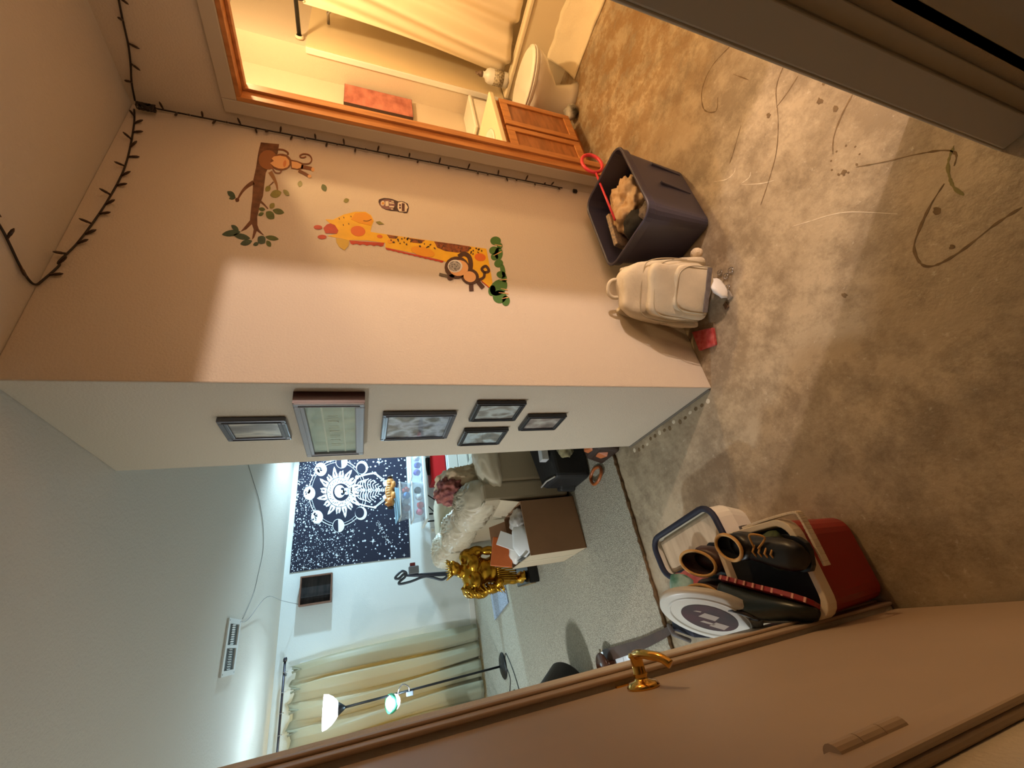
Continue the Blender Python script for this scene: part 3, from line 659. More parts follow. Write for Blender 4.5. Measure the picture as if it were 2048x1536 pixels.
def strip(a, b, wdt, m, nm, yoff=0):
    mb = MB(); P = [Vector(a), Vector(b)]
    mb.box(min(a[0], b[0]), max(a[0], b[0]), a[1]-.003, a[1]+.003, a[2]-wdt/2, a[2]+wdt/2, BM); return mb.build(nm, m, bp, bevel=.002)
strip((-.092, -.134, .085), (.100, -.134, .085), .022, mat('grey_webbing', (112, 104, 102), .7, var=.2, scale=50), 'stripe')
MB().tube([bpt(p) for p in spline([(-.035, .03, .41), (-.04, .03, .45), (-.02, .03, .475), (.02, .03, .475), (.04, .03, .45), (.035, .03, .41)], 5)], .009, 8).build('handle', CANVAS, bp, smooth=True)
for s in (-1, 1): MB().tube([bpt(p) for p in spline([(s*.09, .07, .40), (s*.12, .1, .3), (s*.135, .095, .15), (s*.13, .06, .04)], 6)], .014, 8).build('shoulder_strap', CANVAS, bp, smooth=True)
MB().grid(softbox(-.14, 0, .12, .02, .06, .08, .5, seed=9), 20, 14).build('side_pocket', CANVAS, bp, smooth=True)
MB().grid(softbox(.14, -.01, .12, .02, .06, .08, .5, seed=11), 20, 14).build('side_pocket', CANVAS, bp, smooth=True)
crumple(bpt((.02, -.125, .025)), (.055, .018, .04), WHITE, 'tag_cloth', None, None, 4, 3, .25, bp)
ch = U(1393, 507, 2, .05)
pm = crumple(ch, (.026, .026, .026), mat('cream_fluff', (226, 204, 170), .95, bump=.6, bscale=120), 'pompom', 'cream fluffy pompom charm on the floor beside the tote', 'charm', 3, 3, .18)
kc = thing('key_chain', 'metal key chain with clear charms hanging from the backpack', 'key chain', U(1455, 560, 2, 0))
for k, (x, y) in enumerate(((1440, 545), (1452, 552), (1462, 540), (1455, 575))):
    p = U(x, y, 2, .008); MB().tube([p+Vector((.012*math.cos(a), .012*math.sin(a), .004*math.sin(2*a))) for a in [2*PI*i/12 for i in range(12)]], .002, 6, closed=True).build('link', CHROME, kc, smooth=True)
p = U(1458, 590, 2, .006); MB().box(p.x-.02, p.x+.02, p.y-.012, p.y+.012, .001, .012).build('charm', mat('clear_charm', (200, 190, 176), .1, trans=.6), kc, bevel=.003)
p = U(1452, 612, 2, .006); MB().box(p.x-.015, p.x+.015, p.y-.01, p.y+.01, .001, .01).build('charm', mat('brown_charm', (92, 66, 44), .4), kc, bevel=.003)
# red packet on the floor at the wall
q = [U(x, y, 2, .012) for x, y in ((1385, 664), (1427, 655), (1432, 690), (1400, 702))]
tag(MB().hexa([Vector((v.x, v.y, .001)) for v in q], [Vector((v.x, v.y, .02)) for v in q]).build('packet', mat('red_foil', (170, 52, 50), .55, col2=(196, 96, 90), scale=40), bevel=.005), 'small flat red packet on the floor left of the backpack', 'packet')

# ------------------------------------------------------------------ cooler and the heap behind it
K = lambda X, Y: (1280+X*.1953125, 1020+Y*.1953125)
co = thing('cooler', 'small red cooler with ivory rim, standing open against the closet wall', 'cooler', (-.765, -.17, 0))
CX0, CX1, CY0, CY1, CH = -.905, -.632, -.325, -.005, .33
o_ = [rrect(CX0+.012, CX1-.02, CY0+.065, CY1-.02, 0, .04), rrect(CX0+.01, CX1-.014, CY0+.05, CY1-.016, .02, .05), rrect(CX0+.004, CX1-.004, CY0+.012, CY1-.008, CH-.03, .055)]
MB().loft(o_).build('body', RED, co, smooth=False, bevel=.004)
rim = [rrect(CX0, CX1, CY0, CY1, CH-.035, .055), rrect(CX0, CX1, CY0, CY1, CH, .055), rrect(CX0+.018, CX1-.018, CY0+.018, CY1-.018, CH, .045), rrect(CX0+.024, CX1-.024, CY0+.024, CY1-.024, CH-.034, .04)]
MB().loft(rim, False, False).build('rim', IVORY, co, bevel=.003)
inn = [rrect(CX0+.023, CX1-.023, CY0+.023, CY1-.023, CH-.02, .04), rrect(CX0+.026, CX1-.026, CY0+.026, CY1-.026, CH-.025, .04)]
MB().loft(inn, True, True).build('hollow_shade', mat('inside_shade', (10, 9, 9), .8), co)  # black sheet across the cooler mouth, the hollow's shade put into its colour
hp = [(CX1+.004, -.13, CH-.03), (CX1+.006, -.24, CH-.012), (CX1+.004, -.345, CH-.012), (CX1-.012, -.36, CH-.012), (CX1-.06, -.357, CH-.02), (CX1-.145, -.35, CH-.03)]
mb = MB(); PP = spline(hp, 5)
for a, b in zip(PP, PP[1:]):
    d = (b-a).normalized(); n = Vector((0, 0, 1)); s_ = d.cross(n).normalized()*.004
    mb.hexa([a-s_-n*.012, a+s_-n*.012, b+s_-n*.012, b-s_-n*.012], [a-s_+n*.012, a+s_+n*.012, b+s_+n*.012, b-s_+n*.012])
mb.build('handle', IVORY, co, bevel=.002)
MB().cyl((CX1-.002, -.13, CH-.03), (CX1+.012, -.13, CH-.03), .014).build('pivot', mat('grey_plastic', (90, 80, 76), .5), co)
DKS = mat('black_leather', (20, 18, 18), .35); DKG = mat('dark_green_leather', (22, 30, 24), .3); BRS = mat('brown_leather', (62, 30, 18), .45); TRM = mat('tan_trim', (198, 150, 82), .6)
def shoe(label, loc, rot, L_=.27, m=DKS, trim=TRM, high=.09, cuff=0, welt=None, laces=False, cat='shoe', ow=1):
    r = thing('shoe', label, cat, loc, 'shoes heaped in and behind the cooler')
    R_ = Matrix.Translation(loc) @ Matrix(rot).to_4x4() if not isinstance(rot, tuple) else Matrix.Translation(loc) @ (Matrix.Rotation(math.radians(rot[2]), 4, 'Z') @ Matrix.Rotation(math.radians(rot[1]), 4, 'Y') @ Matrix.Rotation(math.radians(rot[0]), 4, 'X'))
    st = [(-.5, .025, .05, .0), (-.46, .036, .075, 0), (-.3, .04, .088, 0), (-.1, .038, .085, 0), (.05, .04, .075, 0), (.2, .046, .058, 0), (.36, .044, .046, 0), (.46, .034, .036, 0), (.5, .016, .022, 0)]
    loops = []
    for x, hw, hh, _ in st:
        hh = hh*high/.09; lp = []
        for k in range(14):
            a = 2*PI*k/14; lp.append(R_ @ Vector((x*L_, hw*math.cos(a), hh*.5+hh*.5*math.copysign(abs(math.sin(a))**.7, math.sin(a)))))
        loops.append(lp)
    MB().loft(loops).build('upper', m, r, smooth=True)
    op = [(R_ @ Vector((-.24*L_+.2*L_*math.cos(a)*(1+(ow-1)*.4), .028*ow*math.sin(a), high*(.93+.06*math.cos(a+PI))+cuff))) for a in [2*PI*i/24 for i in range(24)]]
    if cuff:
        base = [(R_ @ Vector((-.24*L_+.22*L_*math.cos(a), .036*(1+(ow-1)*.4)*math.sin(a), high*.7))) for a in [2*PI*i/24 for i in range(24)]]
        inn_ = [(R_ @ Vector((-.24*L_+.19*L_*math.cos(a), .025*ow*math.sin(a), high*.75))) for a in [2*PI*i/24 for i in range(24)]]
        MB().loft([base, op, inn_], False, True).build('shaft', m, r, smooth=True)
    else:
        MB().prism([p+(R_.to_3x3() @ Vector((0, 0, .001))) for p in op], R_.to_3x3() @ Vector((0, 0, -.004))).build('opening', mat('inside_shade', (10, 9, 9), .8), r)  # flat dark oval, shade inside the shoe painted as colour
    MB().tube(op, .0055, 8, closed=True).build('trim', trim, r, smooth=True)
    sole = []
    for x, hw, hh, _ in st: sole.append((x*L_, hw+.004))
    lo = [R_ @ Vector((x, h, 0)) for x, h in sole]+[R_ @ Vector((x, -h, 0)) for x, h in sole[::-1]]
    MB().prism(lo, R_.to_3x3() @ Vector((0, 0, -.014))).build('sole', welt or BLACK, r, bevel=.002)
    if welt:
        for s in (-1, 1):
            for i in range(10):
                t = -.44+.9*i/9; h = .047 if abs(t) < .4 else .04
                MB().box(-.003, .003, -.002, .002, -.013, .001, R_ @ Matrix.Translation((t*L_, s*(h), 0))).build('stitch', mat('stitch', (214, 150, 130), .6), r)
    if laces:
        for i in range(4):
            x = (.02+.06*i)*L_; MB().tube([R_ @ Vector((x, -.022, .066*high/.09-.008*i)), R_ @ Vector((x+.01, 0, .085*high/.09-.008*i)), R_ @ Vector((x, .022, .066*high/.09-.008*i))], .003, 6).build('lace', trim, r, smooth=True)
        MB().tube([R_ @ v for v in spline([(.05*L_, .01, .085), (.08*L_, .05, .10), (.18*L_, .045, .07), (.1*L_, .01, .082)], 6)], .003, 6).build('lace', trim, r, smooth=True)
    return r
shoe('black lace-up boot with tan collar cord inside the red cooler', (-.71, -.235, .315), (0, -14, 250), .25, DKS, TRM, .10, .03, laces=True, ow=1.35)
shoe('black shoe with red stitched sole tipped on its side in the cooler', (-.825, -.16, .355), (60, 6, 250), .29, DKG, mat('dark_trim', (40, 30, 30), .5), .085, 0, mat('red_welt', (150, 34, 36), .5))
shoe('brown ankle boot with tan trim behind the cooler, nearer the floor edge', (-.715, .03, .20), (0, 10, 250), .28, BRS, TRM, .12, .05, ow=1.5)
shoe('brown ankle boot with tan trim behind the cooler, next to the white lid', (-.815, .06, .21), (0, 14, 256), .28, BRS, TRM, .12, .05, ow=1.4)
crumple((-.775, .13, .10), (.10, .11, .10), DKS, 'black_bag', 'black cloth bag under the brown boots behind the cooler', 'bag', 31, 3, .2)
crumple((-.715, -.245, .335), (.055, .045, .03), mat('green_stripe', (16, 24, 12), .7, col2=(62, 76, 36), scale=10, stretch=(1, 9, 1)), 'striped_sock', 'dark green striped sock in the near corner of the cooler', 'sock', 21, 3, .2)
crumple((-.79, .33, .17), (.075, .08, .13), mat('red_fabric', (150, 48, 48), .7, col2=(196, 120, 110), scale=9), 'red_pouch', 'crumpled red pouch with green lining behind the boots', 'pouch', 17, 4, .45)
crumple((-.775, .31, .275), (.055, .055, .045), mat('green_lining', (66, 110, 84), .7, col2=(170, 190, 170), scale=12), 'green_cloth', 'green and white cloth stuffed in the red pouch', 'cloth', 19, 3, .4)
# canvas tote bag with navy edge
tb = thing('tote_bag', 'white canvas tote bag with navy binding behind the cooler', 'bag', (-.62, .32, 0))
M2 = Matrix.Translation((-.615, .30, 0)) @ Matrix.Rotation(math.radians(8), 4, 'Z')
def loop2(z, hx, hy, r): return [M2 @ Vector(p) for p in rrect(-hx, hx, -hy, hy, z, r, 5)]
MB().loft([loop2(.0, .075, .20, .05), loop2(.1, .095, .225, .06), loop2(.19, .09, .22, .06), loop2(.192, .085, .215, .055), loop2(.15, .08, .21, .05)], True, True).build('body', mat('off_white_canvas', (216, 206, 184), .8, bump=.2, bscale=20), tb, smooth=False, bevel=.003)
MB().tube(loop2(.19, .09, .22, .06), .013, 8, closed=True).build('binding', mat('navy_binding', (22, 24, 44), .7), tb, smooth=True)
MB().box(-.07, .07, -.2, .19, .145, .175, M2).build('folded_cloth', mat('beige_cloth', (206, 182, 150), .8, col2=(184, 158, 128), scale=6, stretch=(1, 5, 1)), tb, bevel=.015)
p = U(*K(740, 430), 2, .22)
bt = thing('navy_bottle', 'short navy bottle with a white ring between bag and cooler', 'bottle', (p.x, p.y, 0))
MB().lathe([(0, 0), (.03, 0), (.032, .01), (.032, .19), (.024, .21), (.024, .24), (0, .242)], (p.x, p.y, 0), 20).build('body', mat('navy_plastic', (26, 30, 58), .35), bt, smooth=True)
MB().lathe([(.033, .165), (.0335, .165), (.0335, .178), (.033, .178)], (p.x, p.y, 0), 20, close=False).build('ring', WHITE, bt, smooth=True)
# bucket lid
def ray_at(x, y, depth): return CAM+(fw*F_PX+rt*(768-y)+up*(1024-x))*(depth/F_PX)
lc = ray_at(1418, 1236, 1.36); vdir = (lc-CAM).normalized()
r_p = (rt-vdir*rt.dot(vdir)).normalized(); N_ = (-vdir*.40-r_p*.92).normalized(); X_ = (-up*.98-rt*.1); X_ = (X_-X_.dot(N_)*N_).normalized(); Y_ = N_.cross(X_)
LM = Matrix((X_, Y_, N_)).transposed()
ld = thing('bucket_lid', 'translucent white round bucket lid with a dark oval label, propped on the heap', 'lid', lc)
MB().lathe([(0, 0), (.150, 0), (.155, -.004), (.157, -.022), (.152, -.022), (.150, -.008), (0, -.006)], lc, 40, LM, close=False).build('disc', mat('milky_plastic', (216, 210, 200), .35, trans=.15), ld, smooth=True)
MB().lathe([(.120, .0005), (.122, .004), (.126, .004), (.128, .0005)], lc, 40, LM, close=False).build('ridge', mat('milky_plastic', (216, 210, 200), .35), ld, smooth=True)
LBL = mat('label_dark', (64, 22, 26), .7, col2=(36, 22, 18), scale=12)
MB().prism([lc+LM @ Vector((.086*math.cos(a), .086*math.sin(a), .0008)) for a in [2*PI*i/36 for i in range(36)]], N_*.0006).build('label', LBL, ld)
for a, b, c_, d in ((-.03, -.012, .02, .035), (-.012, -.045, .03, -.02), (.02, -.05, .065, .0), (-.055, .01, -.035, .03)):
    MB().prism([lc+LM @ Vector(q) for q in ((a, b, .0016), (c_, b+.01, .0016), (c_, d, .0016), (a+.006, d-.008, .0016))], N_*.0004).build('label_mark', mat('label_mark', (150, 128, 112), .4), ld)
MB().prism([lc+LM @ Vector(q) for q in ((.148, -.03, -.004), (.172, -.02, -.006), (.172, .02, -.006), (.148, .03, -.004))], N_*-.012).build('tab', mat('milky_plastic', (216, 210, 200), .35), ld, bevel=.003)
# navy strap bag beyond the heap
sp = thing('strap_bag', 'navy and black strapped bag lying at the carpet edge', 'bag', (-.93, .70, 0))
MB().hexa([(-1.0, .55, .001), (-.86, .52, .001), (-.84, .72, .001), (-.96, .76, .001)], [(-.98, .57, .10), (-.87, .54, .10), (-.85, .70, .08), (-.95, .74, .08)]).build('body', mat('navy_binding', (22, 24, 44), .7), sp, bevel=.015)
MB().tube([(-.99, .60, .10), (-.96, .68, .12), (-.93, .78, .06), (-.95, .84, .012)], .010, 8).build('strap', mat('strap_grey', (96, 92, 92), .7), sp, smooth=True)

# ------------------------------------------------------------------ black pot and brown strap on the floor
pot = thing('black_bucket', 'black plastic bucket tipped by the kitchen tiles', 'bucket', (-1.26, 2.02, .015))
PM_ = Matrix.Rotation(math.radians(-40), 3, 'Y') @ Matrix.Rotation(math.radians(20), 3, 'X')
MB().lathe([(0, .0), (.12, 0), (.128, .01), (.165, .25), (.172, .25), (.172, .262), (.158, .262), (.122, .02), (0, .018)], (-1.20, 2.05, .11), 36, PM_, close=False).build('body', mat('matte_black', (30, 30, 34), .45), pot, smooth=True)
wk = thing('wooden_reel', 'glossy brown wooden reel beside the black bucket', 'reel', U(1205, 1318, 2, 0))
p = U(1205, 1320, 2, .014)
MB().lathe([(0, 0), (.07, 0), (.075, .006), (.07, .014), (.03, .018), (.03, .05), (.07, .054), (.075, .062), (.07, .07), (0, .07)], (p.x-.02, p.y-.1, .013), 26, close=False).build('spool', mat('dark_gloss_wood', (70, 38, 22), .25), wk, smooth=True)
LZ = lambda X, Y: (960+X*.1953125, 1180+Y*.1953125)
pts = [U(*LZ(X, Y), 2, .022) for X, Y in ((1280, 670), (1400, 640), (1520, 600), (1650, 560), (1780, 500), (1900, 440), (1990, 380))]
mb = MB(); SPL = spline(pts, 5)
for i, (a, b) in enumerate(zip(SPL, SPL[1:])):
    w0 = .034*(1-.55*i/len(SPL)); w1 = .034*(1-.55*(i+1)/len(SPL)); n = Vector((-(b-a).y, (b-a).x, 0)).normalized()
    mb.hexa([a-n*w0, a+n*w0, b+n*w1, b-n*w1], [q+Vector((0, 0, .01)) for q in (a-n*w0, a+n*w0, b+n*w1, b-n*w1)])
tag(mb.build('leather_strap', mat('brown_strap', (66, 46, 34), .6, var=.2, scale=14)), 'long brown leather strap lying across the carpet edge', 'strap')

# ------------------------------------------------------------------ living room: sofa
so = thing('sofa', 'cream leather sofa with puffy pleated cushions, its back to the hall', 'sofa', (-.04, 1.56, .014))
SM = Matrix.Translation((-.035, 1.56, 0)) @ Matrix.Rotation(math.radians(5), 4, 'Z')
MB().box(0, .14, 0, 1.95, .03, .70, SM).build('back_panel', LEATHERP, so, bevel=.02)
MB().box(.14, .86, 0, .10, .03, .60, SM).build('arm_panel', LEATHERP, so, bevel=.02)
MB().box(.14, .86, 1.85, 1.95, .03, .60, SM).build('arm_panel', LEATHERP, so, bevel=.02)
MB().box(.14, .84, .10, 1.85, .05, .34, SM).build('base', LEATHERP, so, bevel=.02)
for (x, y) in ((.05, .05), (.8, .05), (.05, 1.9), (.8, 1.9)): MB().box(x-.025, x+.025, y-.025, y+.025, .014, .06, SM).build('foot', BLACK, so)
MB().tube([SM @ Vector(p) for p in ((-.003, .01, .70), (-.003, 1.94, .70))], .008, 6).build('piping', LEATHER, so, smooth=True)
def puff(cx, cy, cz, sx, sy, sz, pl=26, amp=.05, ax='y', e=.62):
    def f(u, v):
        a = 2*PI*u; b = PI*(v-.5); sg = lambda x, p: math.copysign(abs(x)**p, x)
        x = sg(math.cos(b), e)*sg(math.cos(a), e); y = sg(math.cos(b), e)*sg(math.sin(a), e); z = sg(math.sin(b), e)
        t = (y if ax == 'y' else x); k = 1-amp*abs(math.sin(t*pl*.5*(1+.35*z)+2.2*noise.noise(Vector((x*2, y*2+cy*5, z*2)))))*(1-abs(t)**4)*(.3+.7*abs(z)**.7)+.05*noise.noise(Vector((x*3+cx, y*3+cy, z*3)))
        drop = -.05*abs(t)**3
        return SM @ Vector((cx+x*sx*k, cy+y*sy*(1+.02*math.sin(9*z)), cz+z*sz*k+drop))
    return f
for cy in (.36, .97, 1.58): MB().grid(puff(.09, cy, .70, .165, .31, .155, 34, .24, 'y', .8), 120, 40).build('back_cushion', LEATHER, so, smooth=True)
MB().grid(puff(.47, .06, .62, .40, .13, .10, 22, .10, 'x', .8), 90, 30).build('arm_cushion', LEATHER, so, smooth=True)
MB().grid(puff(.47, 1.85, .64, .38, .14, .11, 18, .06, 'x'), 60, 24).build('arm_cushion', LEATHER, so, smooth=True)
for cy in (.42, .97, 1.52): MB().grid(puff(.52, cy, .42, .30, .26, .11, 10, .02), 40, 18).build('seat_cushion', LEATHER, so, smooth=True)
bl = SM @ Vector((.36, .60, .72))
crumple(bl, (.15, .30, .20), mat('peach_blanket', (236, 206, 170), .9, bump=.2, bscale=20), 'blanket', 'peach blanket bundled on the sofa', 'blanket', 6, 5, .38)
crumple(SM @ Vector((.30, .52, .80)), (.11, .19, .14), mat('dusky_red_cloth', (104, 50, 56), .9, col2=(188, 116, 104), scale=16), 'red_garment', 'dusky red garment on top of the peach blanket', 'garment', 9, 5, .5)

# ------------------------------------------------------------------ cardboard box and what sticks out of it
cb = thing('cardboard_box', 'open brown cardboard box in front of the sofa back', 'cardboard box', (-.25, 1.73, .014))
BX = Matrix.Translation((-.435, 1.505, 0)) @ Matrix.Rotation(math.radians(4), 4, 'Z')
bw, bd, bh, bt_ = .375, .42, .445, .006
MB().box(0, bw, 0, bt_, .015, bh, BX).build('front_side', CARD, cb)
MB().box(0, bw, bd-bt_, bd, .015, bh, BX).build('rear_side', CARD, cb)
MB().box(0, bt_, bt_, bd-bt_, .015, bh, BX).build('left_side', CARDI, cb)  # paler than the front side, the light on it is painted in
MB().box(bw-bt_, bw, bt_, bd-bt_, .015, bh, BX).build('right_side', CARD, cb)
MB().box(0, bw, 0, bd, .015, .02, BX).build('bottom', CARD, cb)
MB().box(-.001, 0, bd*.46, bd*.52, .015, bh, BX).build('tape', mat('tape', (214, 200, 172), .3), cb)
MB().hexa([BX @ Vector(q) for q in ((bw, .02, bh-.003), (bw+.004, .02, bh), (bw+.004, bd-.02, bh), (bw, bd-.02, bh-.003))], [BX @ Vector(q) for q in ((bw+.03, .03, bh+.14), (bw+.034, .03, bh+.14), (bw+.034, bd-.03, bh+.14), (bw+.03, bd-.03, bh+.14))]).build('flap', CARDI, cb)  # painted paler like the left side, for the light falling on it
MB().hexa([BX @ Vector(q) for q in ((.02, bd, bh-.003), (bw-.02, bd, bh-.003), (bw-.02, bd-.004, bh), (.02, bd-.004, bh))], [BX @ Vector(q) for q in ((.04, bd+.05, bh+.12), (bw-.04, bd+.05, bh+.12), (bw-.04, bd+.046, bh+.12), (.04, bd+.046, bh+.12))]).build('flap', CARD, cb)
jc = BX @ Vector((.095, .13, .40))
jg = thing('milk_jug', 'white plastic jug with a grey label lying in the cardboard box', 'jug', jc)
JM = Matrix.Translation(jc) @ Matrix.Rotation(math.radians(70), 4, 'Y') @ Matrix.Rotation(math.radians(45), 4, 'Z')
MB().grid(softbox(0, 0, .04, .088, .088, .115, .55, .003, 3, 28, 20, JM, .6), 28, 20).build('body', mat('white_jug', (226, 228, 228), .4), jg, smooth=True)
MB().lathe([(.03, 0), (.028, .03), (.03, .035), (.03, .05), (0, .052)], JM @ Vector((0, 0, .15)), 18, JM.to_3x3()).build('cap', mat('brown_cap', (96, 70, 66), .4), jg, smooth=True)
q = BX @ Vector((.06, .06, .495)); MB().box(-.04, .04, -.002, .002, -.02, .02, Matrix.Translation(BX @ Vector((.005, .11, .475))) @ Matrix.Rotation(math.radians(80), 4, 'Z') @ Matrix.Rotation(math.radians(-30), 4, 'X')).build('label', mat('grey_label', (110, 112, 114), .5), jg)
pk = MB().box(-.10, .10, -.015, .015, -.08, .08, Matrix.Translation(BX @ Vector((.12, bd-.05, .52))) @ Matrix.Rotation(math.radians(-12), 4, 'X') @ Matrix.Rotation(math.radians(14), 4, 'Y'))
tag(pk.build('orange_carton', mat('orange_card', (206, 104, 44), .6, var=.08, scale=10), bevel=.004), 'orange carton sticking up from the cardboard box', 'carton')
pk = MB().box(-.05, .05, -.012, .012, -.08, .08, Matrix.Translation(BX @ Vector((.17, .27, .49))) @ Matrix.Rotation(math.radians(-20), 4, 'X') @ Matrix.Rotation(math.radians(28), 4, 'Y'))
tag(pk.build('white_paper', mat('paper', (228, 228, 226), .7), bevel=.002), 'white folded paper beside the jug in the box', 'paper')
crumple(BX @ Vector((.27, .14, .42)), (.08, .10, .07), mat('clear_film', (216, 210, 204), .25, trans=.35), 'plastic_wrap', 'crinkled clear plastic wrap in the cardboard box', 'plastic wrap', 23, 4, .4)
crumple(BX @ Vector((.10, .33, .42)), (.08, .06, .06), WHITE, 'white_bag', 'white plastic bag at the rear of the box', 'bag', 27, 3, .35)

# ------------------------------------------------------------------ golden statue
sx, sy = -.375, 2.68
stt = thing('gold_statue', 'shiny gold muscular figure statue on a black plinth behind the box', 'statue', (sx, sy, .014))
MB().box(-.545, -.26, 2.50, 2.86, .015, .11).build('plinth', mat('gloss_black', (16, 14, 14), .2), stt, bevel=.008)
MB().box(-.548, -.545, 2.54, 2.82, .04, .085).build('plaque', mat('plaque', (170, 130, 70), .3, .6), stt)
mb = MB()
E_ = lambda x, y, z, a, b, c, s=2: mb.ell((sx+x, sy+y, z), (a, b, c), sub=s)
for s in (-1, 1):
    E_(s*.085-.02, -.05, .14, .055, .085, .034); E_(s*.085-.02, .0, .20, .048, .05, .075); E_(s*.08, .0, .30, .07, .075, .095)
    E_(s*.135, .0, .60, .075, .08, .085); E_(s*.172, -.01, .52, .052, .055, .085); E_(s*.16, -.06, .42, .042, .048, .075); E_(s*.12, -.1, .36, .04, .04, .042)
    E_(s*.07, -.075, .57, .075, .05, .06)
    for k in range(3): E_(s*.085-.04+k*.03, -.13, .128, .014, .025, .014, 1)
E_(0, .01, .39, .12, .10, .09); E_(0, 0, .47, .115, .095, .10); E_(0, .015, .57, .15, .105, .11); E_(.02, .0, .67, .055, .055, .06); E_(.05, -.03, .735, .06, .062, .06); E_(.08, -.06, .755, .04, .04, .03)
mb.build('figure', GOLD, stt, remesh=.011, smooth=True)
mb = MB()
for k in range(26):
    a = k/25; z = .33+.36*a; b0 = Vector((sx-.13+.02*math.sin(k*2.1), sy-.05+.05*math.cos(k*1.7), z)); b1 = b0+Vector((-.055-.02*random.random(), -.02+.03*math.sin(k), -.03-.025*random.random()))
    mb.tube([b0, b1], [.016, .0015], 7)
mb.build('mane', GOLD, stt, smooth=True)
mb = MB()
for k in range(22):
    a = 2*PI*k/22; b0 = Vector((sx+.05+.04*math.cos(a), sy-.02+.04*math.sin(a), .75)); mb.tube([b0, b0+Vector((.045*math.cos(a), .03*math.sin(a), .045+.02*random.random()))], [.014, .002], 6)
mb.build('crown', GOLD, stt, smooth=True)
mb = MB()
for k in range(14): mb.tube(spline([(sx-.10+.016*k, sy-.095, .37), (sx-.11+.018*k, sy-.10, .28), (sx-.12+.019*k, sy-.085, .19)], 4), .007, 6)
mb.build('skirt_folds', GOLD, stt, smooth=True)

# ------------------------------------------------------------------ bags at the end of the wall
kb = thing('duffel_bag', 'black duffel bag against the side of the sofa', 'bag', (.12, 1.32, .014))
MB().hexa([(-.02, 1.20, .015), (.36, 1.16, .015), (.36, 1.50, .015), (-.03, 1.46, .015)], [(.0, 1.22, .27), (.36, 1.18, .30), (.36, 1.50, .33), (-.01, 1.47, .28)]).build('body', mat('black_nylon', (26, 26, 27), .6, bump=.3, bscale=18), kb, bevel=.03, seg=3)
MB().tube([(.01, 1.235, .275), (.012, 1.34, .295), (.005, 1.46, .29)], .006, 6).build('piping', mat('grey_piping', (180, 176, 170), .5), kb, smooth=True)
MB().hexa([(-.06, 1.40, .05), (.0, 1.36, .05), (.02, 1.44, .05), (-.04, 1.48, .05)], [(-.05, 1.41, .17), (.0, 1.38, .17), (.02, 1.44, .17), (-.03, 1.48, .17)]).build('pouch', mat('black_nylon', (26, 26, 27), .6), kb, bevel=.015)
tag(MB().box(.10, .30, 1.20, 1.26, .285, .335, Matrix.Rotation(math.radians(4), 4, 'Y') @ Matrix.Translation((0, 0, .03))).build('white_folder', mat('folder', (196, 200, 204), .5), bevel=.004), 'white folder lying on the black duffel bag', 'folder')
crumple((.20, 1.12, .21), (.09, .06, .06), mat('olive_cloth', (150, 140, 104), .9, col2=(92, 88, 66), scale=22), 'olive_cloth', 'olive patterned cloth hanging at the duffel bag', 'cloth', 33, 4, .35)
lb = thing('leather_bag', 'brown leather bag with orange panel at the foot of the end wall', 'bag', (.12, .98, .014))
MB().hexa([(-.0, .78, .015), (.32, .76, .015), (.34, 1.02, .015), (.0, 1.03, .015)], [(.05, .82, .15), (.30, .80, .17), (.32, 1.0, .18), (.04, 1.01, .14)]).build('body', mat('dark_brown_leather', (52, 34, 24), .5), lb, bevel=.025, seg=3)
MB().hexa([(.0, .865, .07), (.02, .84, .07), (.10, .86, .16), (.07, .90, .16)], [(.01, .93, .08), (.03, .92, .08), (.12, .94, .165), (.08, .97, .165)]).build('panel', mat('orange_leather', (190, 104, 54), .5), lb, bevel=.004)
os_ = thing('orange_strap', 'loop of amber plastic strap on the carpet by the leather bag', 'strap', (-.06, 1.09, .014))
MB().tube(spline([(.0, 1.06, .02), (-.05, 1.03, .04), (-.09, 1.08, .05), (-.085, 1.16, .04), (-.03, 1.2, .025), (.01, 1.14, .02)], 6, True), .011, 8, closed=True).build('loop', mat('amber', (170, 92, 44), .3), os_, smooth=True)

